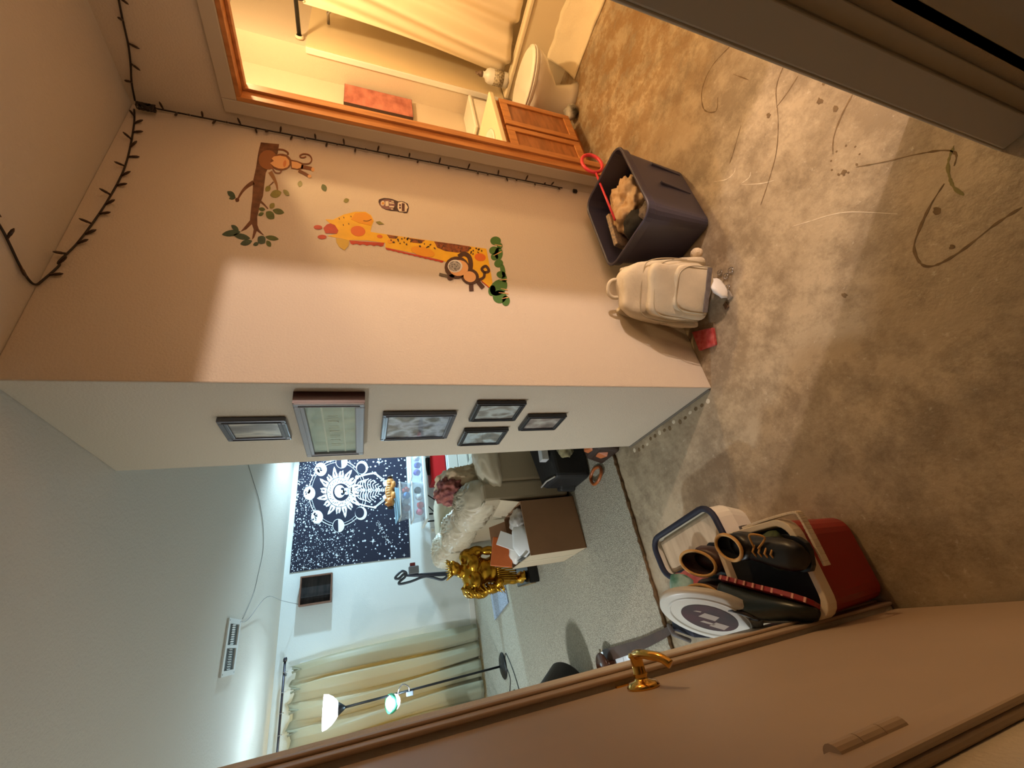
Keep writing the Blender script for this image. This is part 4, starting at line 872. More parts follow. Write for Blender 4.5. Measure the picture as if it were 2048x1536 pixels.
# ------------------------------------------------------------------ tapestry
TY = YF-.006
TX_ = lambda X, Y, l=0: U(560+X*.15625, 900+Y*.15625, 1, TY-.003-.0015*l)
def star_cloth():
    M = bpy.data.materials.new('star_cloth'); M.use_nodes = True; nt = M.node_tree; L = nt.links; b = nt.nodes['Principled BSDF']; b.inputs['Roughness'].default_value = .9
    tc = nt.nodes.new('ShaderNodeTexCoord'); cols = []
    mp = nt.nodes.new('ShaderNodeMapping'); mp.inputs['Scale'].default_value = (1, .001, 1); L.new(tc.outputs['Object'], mp.inputs[0])
    def stars(sc, th, rnd):
        v = nt.nodes.new('ShaderNodeTexVoronoi'); v.inputs['Scale'].default_value = sc; L.new(mp.outputs[0], v.inputs['Vector'])
        a = nt.nodes.new('ShaderNodeMath'); a.operation = 'MULTIPLY'; a.inputs[1].default_value = th
        sp_ = nt.nodes.new('ShaderNodeSeparateColor'); L.new(v.outputs['Color'], sp_.inputs[0])
        pw = nt.nodes.new('ShaderNodeMath'); pw.operation = 'POWER'; pw.inputs[1].default_value = rnd; L.new(sp_.outputs[0], pw.inputs[0]); L.new(pw.outputs[0], a.inputs[0])
        l = nt.nodes.new('ShaderNodeMath'); l.operation = 'LESS_THAN'; L.new(v.outputs['Distance'], l.inputs[0]); L.new(a.outputs[0], l.inputs[1]); return l.outputs[0]
    s1 = stars(26, .36, 1.2); s2 = stars(52, .40, 1.0)
    sx_ = nt.nodes.new('ShaderNodeSeparateXYZ'); L.new(tc.outputs['Object'], sx_.inputs[0])
    dn = nt.nodes.new('ShaderNodeMapRange'); dn.inputs[1].default_value = 1.25; dn.inputs[2].default_value = 2.0; L.new(sx_.outputs[2], dn.inputs[0])
    nz = nt.nodes.new('ShaderNodeTexNoise'); nz.inputs['Scale'].default_value = 30; L.new(tc.outputs['Object'], nz.inputs['Vector'])
    lt = nt.nodes.new('ShaderNodeMath'); lt.operation = 'LESS_THAN'; mu0 = nt.nodes.new('ShaderNodeMath'); mu0.operation = 'MULTIPLY'; mu0.inputs[1].default_value = .85; L.new(dn.outputs[0], mu0.inputs[0]); L.new(nz.outputs[0], lt.inputs[0]); L.new(mu0.outputs[0], lt.inputs[1])
    m2 = nt.nodes.new('ShaderNodeMath'); m2.operation = 'MULTIPLY'; L.new(s2, m2.inputs[0]); L.new(lt.outputs[0], m2.inputs[1])
    mx = nt.nodes.new('ShaderNodeMath'); mx.operation = 'MAXIMUM'; L.new(s1, mx.inputs[0]); L.new(m2.outputs[0], mx.inputs[1])
    c = nt.nodes.new('ShaderNodeMix'); c.data_type = 'RGBA'; c.inputs[6].default_value = (*lin((24, 26, 46)), 1); c.inputs[7].default_value = (*lin((214, 220, 232)), 1)
    L.new(mx.outputs[0], c.inputs[0]); L.new(c.outputs[2], b.inputs['Base Color']); return M
tp = thing('tapestry', 'dark starry wall tapestry printed with a skeleton, sun and moon phases', 'tapestry', (.95, TY, .86))
PRW = mat('print_white', (226, 230, 236), .9); PRD = mat('print_dark', (24, 26, 46), .9)
c4 = [U(602, 925, 1, TY), U(580, 1146, 1, TY), U(821, 1117, 1, TY)]
tx0 = c4[1].x; tx1 = tx0+1.52; tz1 = 2.372; tz0 = .86
def cloth(u, v): return (tx0+(tx1-tx0)*u+.012*math.sin(v*3)*(1-u), TY-.001-.0008*math.sin(u*14+v*3), tz1+(tz0-tz1)*v)
MB().grid(cloth, 24, 24).build('cloth', star_cloth(), tp, solid=.002)
def tpatch(pts, l, nm, m, parent=tp): return MB().prism([TX_(x, y, l) for x, y in pts], (0, .0008, 0)).build(nm, m, parent)
SC = (765, 540)
tpatch(oval((738, 552), 345, 405, 0, 40), 1, 'printed_sky', PRD)
def ringz(c, rx, ry, wd, l, nm):
    mb = MB(); n = 60
    for k in range(n):
        a, b = 2*PI*k/n, 2*PI*(k+1)/n
        mb.prism([TX_(c[0]+rx*math.cos(a), c[1]+ry*math.sin(a), l), TX_(c[0]+rx*math.cos(b), c[1]+ry*math.sin(b), l), TX_(c[0]+(rx-wd)*math.cos(b), c[1]+(ry-wd)*math.sin(b), l), TX_(c[0]+(rx-wd)*math.cos(a), c[1]+(ry-wd)*math.sin(a), l)], (0, .0008, 0))
    return mb.build(nm, PRW, tp)
ringz((738, 552), 372, 428, 8, 2, 'printed_ring'); ringz((738, 552), 338, 395, 4, 2, 'printed_ring')
for k in range(16):
    a = 2*PI*k/16+.1; ca, sa = math.cos(a), math.sin(a); L0 = 300 if k % 2 else 255
    f = lambda r, o: (SC[0]+(r*ca-o*sa), SC[1]+(r*1.12*sa+o*1.12*ca))
    tpatch([f(170, -32), f(210, -34), f(240, -20), f(L0-20, -2), f(L0, 18), f(L0-40, 26), f(235, 24), f(205, 32), f(170, 30)], 2, 'printed_ray', PRW)
    tpatch([f(195, -6), f(235, -4), f(L0-45, 8), f(235, 8), f(195, 6)], 3, 'printed_line', PRD)
tpatch(oval((768, 540), 165, 185, 0, 36), 3, 'printed_disc', PRW)
mbq = MB()
for k in range(34):
    a = 2*PI*k/34; r = 135+12*math.sin(k*2.3); p0 = (768+r*math.cos(a), 540+r*1.12*math.sin(a)); mbq.prism([TX_(x, y, 4) for x, y in oval(p0, 16, 4, math.degrees(a)+25, 8)], (0, .0006, 0))
mbq.build('printed_line', PRD, tp)
tpatch(oval((782, 540), 105, 112, 0, 30), 4, 'printed_shade', PRD)
tpatch(oval((765, 530), 68, 82, 0, 24), 5, 'printed_skull', PRW); tpatch(oval((850, 528), 46, 44, 0, 18), 5, 'printed_jaw', PRW)
for y in (498, 562): tpatch(oval((800, y), 22, 17, 0, 12), 6, 'printed_eye', PRD)
tpatch(oval((838, 528), 12, 9), 6, 'printed_nose', PRD)
for y in range(500, 560, 10): tpatch([(862, y), (885, y), (885, y+4), (862, y+4)], 6, 'printed_line', PRD)
def tstroke(pts, wd, l, nm):
    P = spline([Vector((x, y, 0)) for x, y in pts], 5); mb = MB()
    for i in range(len(P)-1):
        t = (P[i+1]-P[i]).normalized(); n = Vector((-t.y, t.x, 0))*wd/2
        mb.prism([TX_(*(v.xy), l) for v in (P[i]-n, P[i+1]-n, P[i+1]+n, P[i]+n)], (0, .0008, 0))
    return mb.build(nm, PRW, tp)
for s in (-1, 1):
    y = lambda d: 515+s*d
    for i in range(9):
        x = 985+i*32; wd_ = 150-abs(i-3)*10-(i > 5)*14*(i-5)
        tstroke([(x+30, y(8)), (x+10, y(60)), (x+18, y(wd_*.8)), (x+55, y(wd_))], 11, 3, 'printed_rib')
    tstroke([(905, y(20)), (950, y(70)), (985, y(165))], 14, 3, 'printed_bone'); tstroke([(985, y(168)), (1100, y(200)), (1215, y(222))], 20, 3, 'printed_bone')
    tstroke([(1215, y(222)), (1285, y(170)), (1345, y(120))], 10, 3, 'printed_bone'); tstroke([(1222, y(205)), (1280, y(155)), (1335, y(108))], 8, 3, 'printed_bone')
    tpatch(oval((1360, y(92)), 45, 40), 3, 'printed_hand', PRW); tpatch(oval((1215, y(218)), 20, 18), 4, 'printed_joint', PRW); tpatch(oval((985, y(165)), 24, 26), 4, 'printed_joint', PRW)
for i in range(20): tpatch(oval((915+i*24, 513), 9, 22, 0, 8), 3, 'printed_vertebra', PRW)
for i, (x, y, dx, dy) in enumerate(((375,552,10,0),(475,858,12,-20),(748,968,-34,0),(1036,810,-16,-8),(1050,225,-10,12),(788,150,-34,0),(522,248,10,14))):
    tpatch(oval((x, y), 76, 86, 0, 28), 3, 'printed_moon', PRW)
    if i in (2, 5): tpatch([(x-4, y-78)]+[(x-70*math.cos(t), y-80*math.sin(t)) for t in [PI/2-PI*k/14 for k in range(15)]], 4, 'printed_shade', PRD)
    elif i in (3, 4): tpatch(oval((x+dx, y+dy), 58, 68, 0, 24), 4, 'printed_shade', PRD)
    else:
        for k in range(9): tpatch(oval((x-10+random.uniform(-42, 22), y+random.uniform(-45, 45)), random.uniform(6, 20), random.uniform(6, 14), random.uniform(0, 180), 8), 4, 'printed_crater', PRD)
for x, y, r in ((1268,160,42),(930,1035,34),(1188,1170,46),(1618,1080,26),(730,1350,40),(1590,1345,28),(1078,1066,20),(300,1505,40),(1248,775,16),(1530,998,20),(1214,1030,16),(1345,968,18)):
    pts = []
    for k in range(16): a = 2*PI*k/16; rr = r*(1 if k % 4 == 0 else .42 if k % 2 == 0 else .2); pts.append((x+rr*math.cos(a), y+rr*math.sin(a)))
    tpatch(pts, 3, 'printed_star', PRW)
for k in range(60):
    t = random.random(); tpatch(oval((1250+150*t+random.gauss(0, 14+18*t), 930+270*t+random.gauss(0, 10)), 5, 5, 0, 6), 3, 'printed_star', PRW)
for o in list(tp.children):
    pass

# ------------------------------------------------------------------ wall box, vent, wires, outlet
wb = thing('wall_box', 'small brown wooden shadow box shelf with black inside, hung beside the tapestry', 'wall shelf', (-.07, YF-.001, 1.86))
q = [U(603, 1150, 1, YF-.12), U(600, 1213, 1, YF-.12), U(661, 1148, 1, YF-.12), U(661, 1203, 1, YF-.12)]
wx1 = (q[0].x+q[2].x)/2; wx0 = (q[1].x+q[3].x)/2; wz1 = (q[0].z+q[1].z)/2; wz0 = (q[2].z+q[3].z)/2
BW = mat('brown_wood', (120, 84, 68), .5); BI = mat('black_felt', (20, 18, 19), .8, col2=(52, 44, 42), scale=5, stretch=(1, 1, 5)); yb = YF-.12; ye = YF-.001
MB().box(wx0, wx0+.016, yb, ye, wz0, wz1).build('side', BW, wb); MB().box(wx1-.016, wx1, yb, ye, wz0, wz1).build('side', BW, wb)
MB().box(wx0, wx1, yb, ye, wz0-.016, wz0).build('bottom', BW, wb); MB().box(wx0, wx1, yb, ye, wz1, wz1+.016).build('top', BW, wb)
MB().box(wx0+.016, wx1-.016, yb+.05, yb+.055, wz0, wz1).build('back', BI, wb)
MB().box(wx0+.09, wx0+.10, yb+.015, yb+.05, wz0, wz1).build('divider', BI, wb)
vt = thing('ceiling_vent', 'white two section metal ceiling vent in the living room', 'vent', (-.6, 2.9, H-.001))
vx0, vx1, vy0, vy1 = -.80, -.43, 2.70, 3.08
WM = mat('white_metal', (214, 216, 214), .4)
MB().box(vx0, vx1, vy0, vy0+.05, H-.014, H-.001).build('frame', WM, vt); MB().box(vx0, vx1, vy1-.05, vy1, H-.014, H-.001).build('frame', WM, vt)
MB().box(vx0, vx0+.035, vy0+.05, vy1-.05, H-.014, H-.001).build('frame', WM, vt); MB().box(vx1-.035, vx1, vy0+.05, vy1-.05, H-.014, H-.001).build('frame', WM, vt)
xm = (vx0+vx1)/2; MB().box(xm-.01, xm+.01, vy0+.05, vy1-.05, H-.014, H-.001).build('frame', WM, vt)
MB().box(vx0+.03, vx1-.03, vy0+.04, vy1-.04, H-.003, H-.002).build('duct', mat('duct_dark', (60, 64, 62), .6), vt)
sl = None
for side in (0, 1):
    xa, xb = ((vx0+.035, xm-.01), (xm+.01, vx1-.035))[side]
    for k in range(9):
        x = xa+(xb-xa)*(k+.5)/9
        if sl is None:
            sl = MB().box(-.005, .005, -.045, .045, -.001, .001).build('slat', WM, vt); o = sl
        else:
            o = sl.copy(); C.objects.link(o)
        o.matrix_parent_inverse = Matrix.Translation(-vt.location); o.location = (x, (vy0+vy1)/2, H-.008); o.rotation_euler = (0, math.radians(40 if side else -40), 0)
for x in (vx0+.015, vx1-.015):
    for y in (vy0+.025, vy1-.025): MB().cyl((x, y, H-.0155), (x, y, H-.013), .006, n=10).build('screw', CHROME, vt)
WIRE2 = mat('grey_wire', (120, 118, 112), .5)
a = [U(495, 924, 2, H-.004), U(506, 960, 2, H-.004), U(518, 1000, 2, H-.004), U(526, 1050, 2, H-.004), U(526, 1100, 2, H-.004), U(516, 1150, 2, H-.004), U(506, 1190, 2, H-.004), U(485, 1238, 2, H-.006)]
tag(MB().tube(spline(a, 6), .0025, 5).build('ceiling_wire', WIRE2, smooth=True), 'thin dark wire tacked along the living room ceiling', 'wire')
a = [U(482, 1244, 2, H-.01), U(497, 1238, 2, H-.01)]; a += [Vector((-.20, 3.9, 2.40)), Vector((-.19, 4.6, 2.36)), Vector((wx0+.03, YF-.06, wz1+.02))]
tag(MB().tube(spline(a, 6), .0025, 5).build('silver_cord', CHROME, smooth=True), 'thin silver cord from the ceiling vent to the wooden wall box', 'cord')
p = U(869, 1060, 1, YF-.004); op = thing('outlet', 'white wall outlet plate below the tapestry', 'outlet', (p.x, YF-.001, p.z))
MB().box(p.x-.036, p.x+.036, YF-.007, YF-.001, p.z-.058, p.z+.058).build('plate', WHITE, op, bevel=.003)
for s in (-1, 1): MB().box(p.x-.016, p.x+.016, YF-.009, YF-.007, p.z+s*.024-.014, p.z+s*.024+.014).build('socket', IVORY, op, bevel=.002)

# ------------------------------------------------------------------ window and curtain on the far wall
wn = thing('window_1', '', None); del wn['label']; wn['kind'] = 'structure'
WX0, WX1, WZ0, WZ1 = -2.6, -.90, .56, 2.12
for a in ((WX0-.06, WX1+.06, WZ0-.06, WZ0), (WX0-.06, WX1+.06, WZ1, WZ1+.06), (WX0-.06, WX0, WZ0, WZ1), (WX1, WX1+.06, WZ0, WZ1), ((WX0+WX1)/2-.02, (WX0+WX1)/2+.02, WZ0, WZ1)):
    MB().box(a[0], a[1], YF-.02, YF, a[2], a[3]).build('window_frame', WHITE, wn, bevel=.003)
MB().box(WX0, WX1, YF-.006, YF-.003, WZ0, WZ1).build('pane', mat('lit_window', (240, 226, 170), .4, emit=(1, .84, .46), es=5.5), wn)
CURT = bpy.data.materials.new('olive_satin'); CURT.use_nodes = True; _n = CURT.node_tree; _b = _n.nodes['Principled BSDF']
_b.inputs['Base Color'].default_value = (*lin((172, 172, 148)), 1); _b.inputs['Roughness'].default_value = .42; _b.inputs['Sheen Weight'].default_value = .3
_tr = _n.nodes.new('ShaderNodeBsdfTranslucent'); _tr.inputs[0].default_value = (*lin((224, 206, 150)), 1); _m = _n.nodes.new('ShaderNodeMixShader'); _m.inputs[0].default_value = .22
_n.links.new(_b.outputs[0], _m.inputs[1]); _n.links.new(_tr.outputs[0], _m.inputs[2]); _n.links.new(_m.outputs[0], _n.nodes['Material Output'].inputs[0])
YR = YF-.11
cu = thing('window_curtain', 'olive satin pinch pleated curtain over the far window', 'curtain', (-1.7, YR, .03))
def cfold(u, v):
    x = -.86-u*1.85; ph = u*1.85/.19*2*PI
    top = max(0, 1-v*5.5); z = 2.27-.07*abs(math.sin(ph/2))*top-v*2.22
    amp = .058*(1-top)+.014*top+.012*v
    pp = ph+.6*math.sin(v*2.2+u*7)+.5*noise.noise(Vector((u*9, v*2, 0))); y = YR+amp*(1-2*abs(math.sin(pp/2))**.75); x += .022*(1-top)*math.sin(pp)+.012*math.sin(ph*2.6+v*2)
    x += .02*math.sin(v*5+u*11)+.10*(1-v)*(0)+(-.06*v+.06)*(1 if u < .001 else 0)*0 + .07*v*(1-u)
    return (x, y-.01, z)
MB().grid(cfold, 240, 40).build('panel', CURT, cu, smooth=True, solid=.002)
for k in range(10):
    x = -.90-k*.19; MB().tube([(x+.02, YR-.03, 2.24), (x, YR-.035, 2.16), (x-.02, YR-.03, 2.24)], [.012, .022, .012], 8).build('pleat', CURT, cu, smooth=True)
rd = thing('curtain_rod', 'dark metal curtain rod with rings above the olive curtain', 'curtain rod', (-1.7, YR, 2.33))
DKM = mat('dark_metal', (70, 68, 76), .3, .8)
MB().cyl((-.80, YR, 2.325), (-2.9, YR, 2.325), .013, n=14).build('rod', DKM, rd, smooth=True)
MB().lathe([(0, 0), (.02, 0), (.022, .03), (.014, .045), (0, .046)], (-.80, YR, 2.325), 14, Matrix.Rotation(PI/2, 3, 'Y')).build('finial', DKM, rd, smooth=True)
for x in (-.93, -2.75): MB().box(x-.012, x+.012, YR, YF-.001, 2.31, 2.325).build('bracket', DKM, rd)
for k in range(10):
    x = -.90-k*.19; MB().tube([Vector((x, YR+.02*math.cos(a), 2.313+.026*math.sin(a))) for a in [2*PI*i/16 for i in range(16)]], .003, 6, closed=True).build('ring', CHROME, rd, smooth=True)

# ------------------------------------------------------------------ floor lamp with reading lamp
lx, ly = -1.235, 4.02
fl = thing('floor_lamp', 'black torchiere floor lamp with lit white bowl shade in front of the curtain', 'floor lamp', (lx, ly, .014))
MB().lathe([(0, 0), (.125, 0), (.128, .008), (.11, .02), (.03, .03), (.014, .045), (0, .046)], (lx, ly, .015), 32).build('base', BLACK, fl, smooth=True)
tl = Vector((-.03, -.02, 0))
MB().cyl((lx, ly, .05), Vector((lx, ly, 1.66))+tl, .011, n=12).build('pole', BLACK, fl, smooth=True)
MB().lathe([(.012, 0), (.02, .01), (.055, .06), (.05, .07), (0, .07)], Vector((lx, ly, 1.64))+tl, 24).build('cup', BLACK, fl, smooth=True)
SHD = mat('lit_glass', (250, 250, 250), .5, emit=(.92, .97, 1), es=5)
MB().lathe([(.045, 0), (.075, .02), (.11, .055), (.135, .10), (.142, .135), (.136, .135), (.13, .10), (.105, .06), (.07, .026), (0, .012)], Vector((lx, ly, 1.70))+tl, 36, close=False).build('shade', SHD, fl, smooth=True)
lamp('torchiere_bulb', Vector((lx, ly, 1.86))+tl, LIV_LAMP, COOL, .05, fl)
MB().tube(spline([(lx+.02, ly-.08, .02), (lx-.1, ly-.2, .02), (lx-.25, ly-.12, .02), (lx-.2, ly-.32, .02), (lx-.4, ly-.35, .02), (lx-.35, ly-.1, .02), (lx-.6, ly-.2, .02)], 8), .004, 6).build('cord', BLACK, fl, smooth=True)
MB().tube(spline([(lx+.05, ly-.10, .02), (lx+.12, ly-.16, .02), (lx+.02, ly-.3, .02), (lx-.12, ly-.42, .02), (lx-.3, ly-.5, .02), (lx-.5, ly-.42, .02)], 8), .004, 6).build('cord', BLACK, fl, smooth=True)
rc = ray_at(786, 1405, 1); d_ = (rc-CAM); rc = CAM+d_*((ly-.02-CAM.y)/d_.y)
rl = thing('clip_lamp', 'small lit reading lamp with green rim clipped to the floor lamp pole', 'reading lamp', rc)
MB().ell(rc, (.072, .072, .072), sub=3).build('globe', mat('lit_globe', (250, 250, 250), .5, emit=(.95, .98, 1), es=7), rl, smooth=True)
MB().lathe([(.074, -.03), (.085, .0), (.08, .03), (.076, .03), (.08, 0), (.070, -.03)], rc+Vector((-.004, 0, .015)), 28, close=False, M=Matrix.Rotation(math.radians(25), 3, 'X')).build('rim', mat('green_plastic', (70, 150, 110), .4), rl, smooth=True)
MB().tube(spline([rc+Vector((.05, 0, -.05)), rc+Vector((.10, -.02, -.06)), rc+Vector((.13, -.02, -.10)), rc+Vector((.09, -.01, -.16)), rc+Vector((.03, 0, -.15))], 6), .006, 8).build('gooseneck', CHROME, rl, smooth=True)
MB().box(rc.x+.02, rc.x+.06, rc.y-.02, rc.y+.02, rc.z-.20, rc.z-.13).build('clip', mat('grey_clip', (150, 152, 160), .4), rl, bevel=.006)
lamp('reading_bulb', rc+Vector((.0, -.09, .02)), READ_LAMP, COOL, .04, rl)

# second living room lamp (its light throws the shadows on the far wall), out of view behind the end wall
l2 = thing('floor_lamp', 'black floor lamp with aimed reflector shade behind the end wall', 'floor lamp', (2.4, 3.95, .014))
MB().lathe([(0, 0), (.125, 0), (.128, .008), (.11, .02), (.014, .045), (0, .046)], (2.4, 3.95, .015), 24).build('base', BLACK, l2, smooth=True)
MB().cyl((2.4, 3.95, .05), (2.4, 3.95, 1.93), .011, n=12).build('pole', BLACK, l2, smooth=True)
_dv = (Vector((-.9, 5.05, .75))-Vector((2.28, 4.0, 1.93))).normalized()
MB().lathe([(.03, -.10), (.07, -.06), (.11, .0), (.107, .0), (.065, -.06), (0, -.09)], Vector((2.28, 4.0, 1.93)), 28, _dv.to_track_quat('Z', 'Y').to_matrix(), close=False).build('shade', BLACK, l2, smooth=True)
aim_lamp('reflector_bulb', Vector((2.28, 4.0, 1.93)), Vector((-.9, 5.05, .75)), LIV_LAMP2, COOL, 128, .06, l2)
# kitchen ceiling light
kl = thing('ceiling_light', 'round kitchen ceiling light left of the hall', 'ceiling light', (-3.0, 1.6, H-.001))
MB().lathe([(0, 0), (.16, 0), (.16, -.02), (.12, -.06), (0, -.07)], (-3.0, 1.6, H-.001), 28, close=False).build('dome', mat('lit_dome', (250, 250, 250), .5, emit=(1, .98, .95), es=3), kl, smooth=True)
panel_lamp('kitchen_panel', (-3.0, 1.6, H-.075), .24, KITCHEN, KIT, kl)

# ------------------------------------------------------------------ vacuum
ZV = lambda X, Y: U(780+X*.068359, 1110+Y*.068359, 1, 3.95)
vc = thing('vacuum', 'upright vacuum with grey looped handle behind the statue', 'vacuum', (-.12, 3.95, .014))
GREYM = mat('gunmetal', (76, 82, 92), .35, .3)
MB().tube(spline([ZV(X, Y) for X, Y in ((470, 600), (470, 520), (370, 470), (280, 520), (150, 670), (260, 690), (400, 560), (440, 640), (290, 770), (280, 850), (600, 780), (980, 640), (1200, 650), (1480, 720), (1600, 690), (1690, 600))], 5), .014, 10).build('handle', GREYM, vc, smooth=True)
MB().tube([ZV(470, 600), ZV(900, 590), ZV(1900, 530)], [.012, .02, .026], 12).build('wand', mat('dark_grey', (52, 54, 66), .4), vc, smooth=True)
vb = ZV(1900, 530)
MB().tube([vb, Vector((vb.x-.01, 3.95, .25)), Vector((vb.x-.02, 3.95, .10))], [.03, .10, .09], 16).build('canister', mat('dark_grey', (52, 54, 66), .4), vc, smooth=True)
MB().box(vb.x-.17, vb.x+.12, 3.80, 4.08, .015, .12).build('floor_head', BLACK, vc, bevel=.02)
p = ZV(700, 430); MB().box(p.x-.045, p.x+.04, 3.93, 3.99, p.z-.055, p.z+.06).build('dust_cup', mat('smoky', (120, 122, 128), .3), vc, bevel=.01)
p = ZV(660, 280); MB().box(p.x-.02, p.x+.02, 3.94, 3.97, p.z-.03, p.z+.03).build('red_catch', mat('maroon_plastic', (120, 40, 40), .4), vc, bevel=.005)
# silver floor mat
q = [U(x, y, 2, .016) for x, y in ((980, 1176), (1010, 1170), (1018, 1205), (991, 1240))]
q[0].x += .12; q[1].x += .12
tag(MB().hexa([Vector((v.x, v.y, .0145)) for v in q], [Vector((v.x, v.y, .028)) for v in q]).build('floor_mat', mat('silver_weave', (96, 106, 126), .4, col2=(176, 186, 202), scale=120)), 'blue grey woven mat on the carpet behind the statue', 'mat')

# ------------------------------------------------------------------ folding table with bins under the tapestry
ft = thing('folding_table', 'white folding table with black legs under the tapestry', 'table', (1.1, 4.7, .014))
MB().box(.52, 1.95, 4.42, 4.98, .655, .70).build('table_top', WHITE, ft, bevel=.01)
for x in (.60, 1.85):
    for y in (4.48, 4.92): MB().cyl((x, y, .015), (x, y, .655), .012, n=10).build('leg', BLACK, ft, smooth=True)
    MB().cyl((x, 4.48, .25), (x, 4.92, .25), .009, n=8).build('crossbar', BLACK, ft)
MB().cyl((.60, 4.5, .30), (.95, 4.7, .655), .008, n=8).build('brace', BLACK, ft); MB().cyl((.60, 4.9, .40), (.80, 4.7, .655), .008, n=8).build('brace', BLACK, ft)
CLR = bpy.data.materials.new('clear_plastic'); CLR.use_nodes = True; _n = CLR.node_tree; _t = _n.nodes.new('ShaderNodeBsdfTransparent'); _t.inputs[0].default_value = (.93, .95, .97, 1); _m = _n.nodes.new('ShaderNodeMixShader'); _m.inputs[0].default_value = .22
_n.nodes['Principled BSDF'].inputs['Base Color'].default_value = (.8, .84, .88, 1); _n.nodes['Principled BSDF'].inputs['Roughness'].default_value = .2
_n.links.new(_t.outputs[0], _m.inputs[1]); _n.links.new(_n.nodes['Principled BSDF'].outputs[0], _m.inputs[2]); _n.links.new(_m.outputs[0], _n.nodes['Material Output'].inputs[0])
bins = []
def bin_(label, x0, x1, y0, y1, z0, z1, lid=None):
    b = thing('plastic_bin', label, 'storage bin', ((x0+x1)/2, (y0+y1)/2, z0), 'clear bins on the folding table')
    MB().loft([rrect(x0+.02, x1-.02, y0+.02, y1-.02, z0, .03), rrect(x0, x1, y0, y1, z1, .03), rrect(x0+.006, x1-.006, y0+.006, y1-.006, z1, .03), rrect(x0+.026, x1-.026, y0+.026, y1-.026, z0+.006, .03)]).build('body', CLR, b)
    MB().tube(rrect(x0, x1, y0, y1, z1, .03), .008, 8, closed=True).build('rim', WHITE, b, smooth=True)
    return b
bin_('clear bin with pink and red things, at the left end of the folding table', .55, 1.06, 4.44, 4.78, .702, .86)
bin_('clear bin with purple and white things, right part of the folding table', 1.10, 1.60, 4.44, 4.78, .702, .86)
bin_('clear bin stacked on the left bin of the table', .60, 1.08, 4.46, 4.78, .875, 1.02)
cols = [('pink_toy', (226, 96, 122), .66, 4.55, .76, 'pink toy in the lower left bin'), ('red_toy', (206, 44, 44), .74, 4.52, .75, 'red toy in the lower left bin'), ('white_cloth', (228, 228, 226), .86, 4.55, .76, 'white cloth in the lower left bin'), ('dark_toy', (58, 56, 66), .96, 4.56, .77, 'dark grey toy in the lower left bin'),
        ('purple_toy', (112, 96, 200), 1.22, 4.55, .77, 'purple box-like toy in the right bin'), ('blue_toy', (70, 80, 190), 1.32, 4.53, .76, 'blue toy in the right bin'), ('white_toy', (232, 232, 236), 1.43, 4.55, .77, 'white toy in the right bin'),
        ('maroon_cloth', (140, 62, 72), .74, 4.6, .93, 'maroon cloth in the upper bin'), ('blue_card', (40, 130, 206), .90, 4.56, .93, 'blue and white carton in the upper bin'), ('red_card', (206, 60, 50), .98, 4.58, .93, 'red carton in the upper bin'), ('pale_toy', (206, 210, 214), .83, 4.60, .93, 'pale toy in the upper bin')]
for i, (n_, c_, x, y, z, lb_) in enumerate(cols):
    crumple((x, y, z), (.045, .05, .05), mat('toy_'+n_, c_, .6), n_, lb_, 'toy', 40+i, 3, .3)
bf = MB().hexa([(.62, 4.46, 1.032), (.98, 4.46, 1.032), (.98, 4.74, 1.032), (.62, 4.74, 1.032)], [(.56, 4.44, 1.06), (1.0, 4.46, 1.09), (1.0, 4.74, 1.09), (.56, 4.76, 1.07)])
tag(bf.build('blue_folder', mat('pale_blue', (150, 186, 206), .5), bevel=.004), 'pale blue folder on top of the stacked bin', 'folder')
tg = thing('plush_tiger', 'orange brown striped plush animal lying on the blue folder', 'plush toy', (.95, 4.55, 1.08))
mb = MB(); mb.ell((.97, 4.55, 1.15), (.13, .07, .065)).ell((.82, 4.53, 1.15), (.075, .065, .062)).ell((1.10, 4.55, 1.14), (.07, .06, .055)).ell((.79, 4.50, 1.20), (.022, .02, .025)).ell((.85, 4.50, 1.205), (.022, .02, .025)).ell((.9, 4.48, 1.10), (.05, .03, .03)).ell((1.05, 4.48, 1.10), (.05, .03, .03))
mb.build('body', mat('tiger_fur', (176, 104, 34), .5, col2=(214, 150, 80), scale=16), tg, remesh=.009, smooth=True)
for x in (.745, 1.165): MB().ell((x, 4.53, 1.145), (.022, .04, .04)).build('dark_patch', mat('dark_fur', (52, 28, 14), .7), tg, smooth=True)
for k in range(6): MB().ell((.9+.035*k, 4.495, 1.17), (.008, .012, .035), sub=1).build('stripe', mat('pale_fur', (240, 214, 170), .7), tg, smooth=True)
# things stored under the table
rb = thing('red_box', 'bright red fabric box under the folding table', 'box', (1.35, 4.6, .3))
MB().box(1.05, 1.45, 4.46, 4.80, .36, .58).build('body', mat('bright_red', (206, 20, 26), .7), rb, bevel=.02)
wl = thing('white_drawer_unit', 'white plastic drawer unit under the red box', 'drawer unit', (1.3, 4.65, .014))
MB().box(.98, 1.62, 4.44, 4.86, .015, .355).build('body', mat('pale_grey_plastic', (206, 212, 220), .4), wl, bevel=.008); MB().box(1.0, 1.60, 4.43, 4.44, .04, .18).build('drawer', WHITE, wl, bevel=.004); MB().box(1.0, 1.60, 4.43, 4.44, .19, .33).build('drawer', WHITE, wl, bevel=.004)
shoe('black sneaker on top of the red box under the table', (1.30, 4.55, .60), (0, 0, 160), .26, DKS, mat('grey_trim2', (70, 70, 74), .5), .05)
shoe('white and black sneaker standing left of the red box', (.98, 4.50, .40), (0, 60, 150), .24, mat('white_shoe', (206, 206, 200), .6), DKS, .07, laces=True)
crumple((.93, 4.52, .50), (.05, .05, .03), CARDI, 'tan_block', 'small tan block beside the white sneaker', 'block', 61, 2, .1)

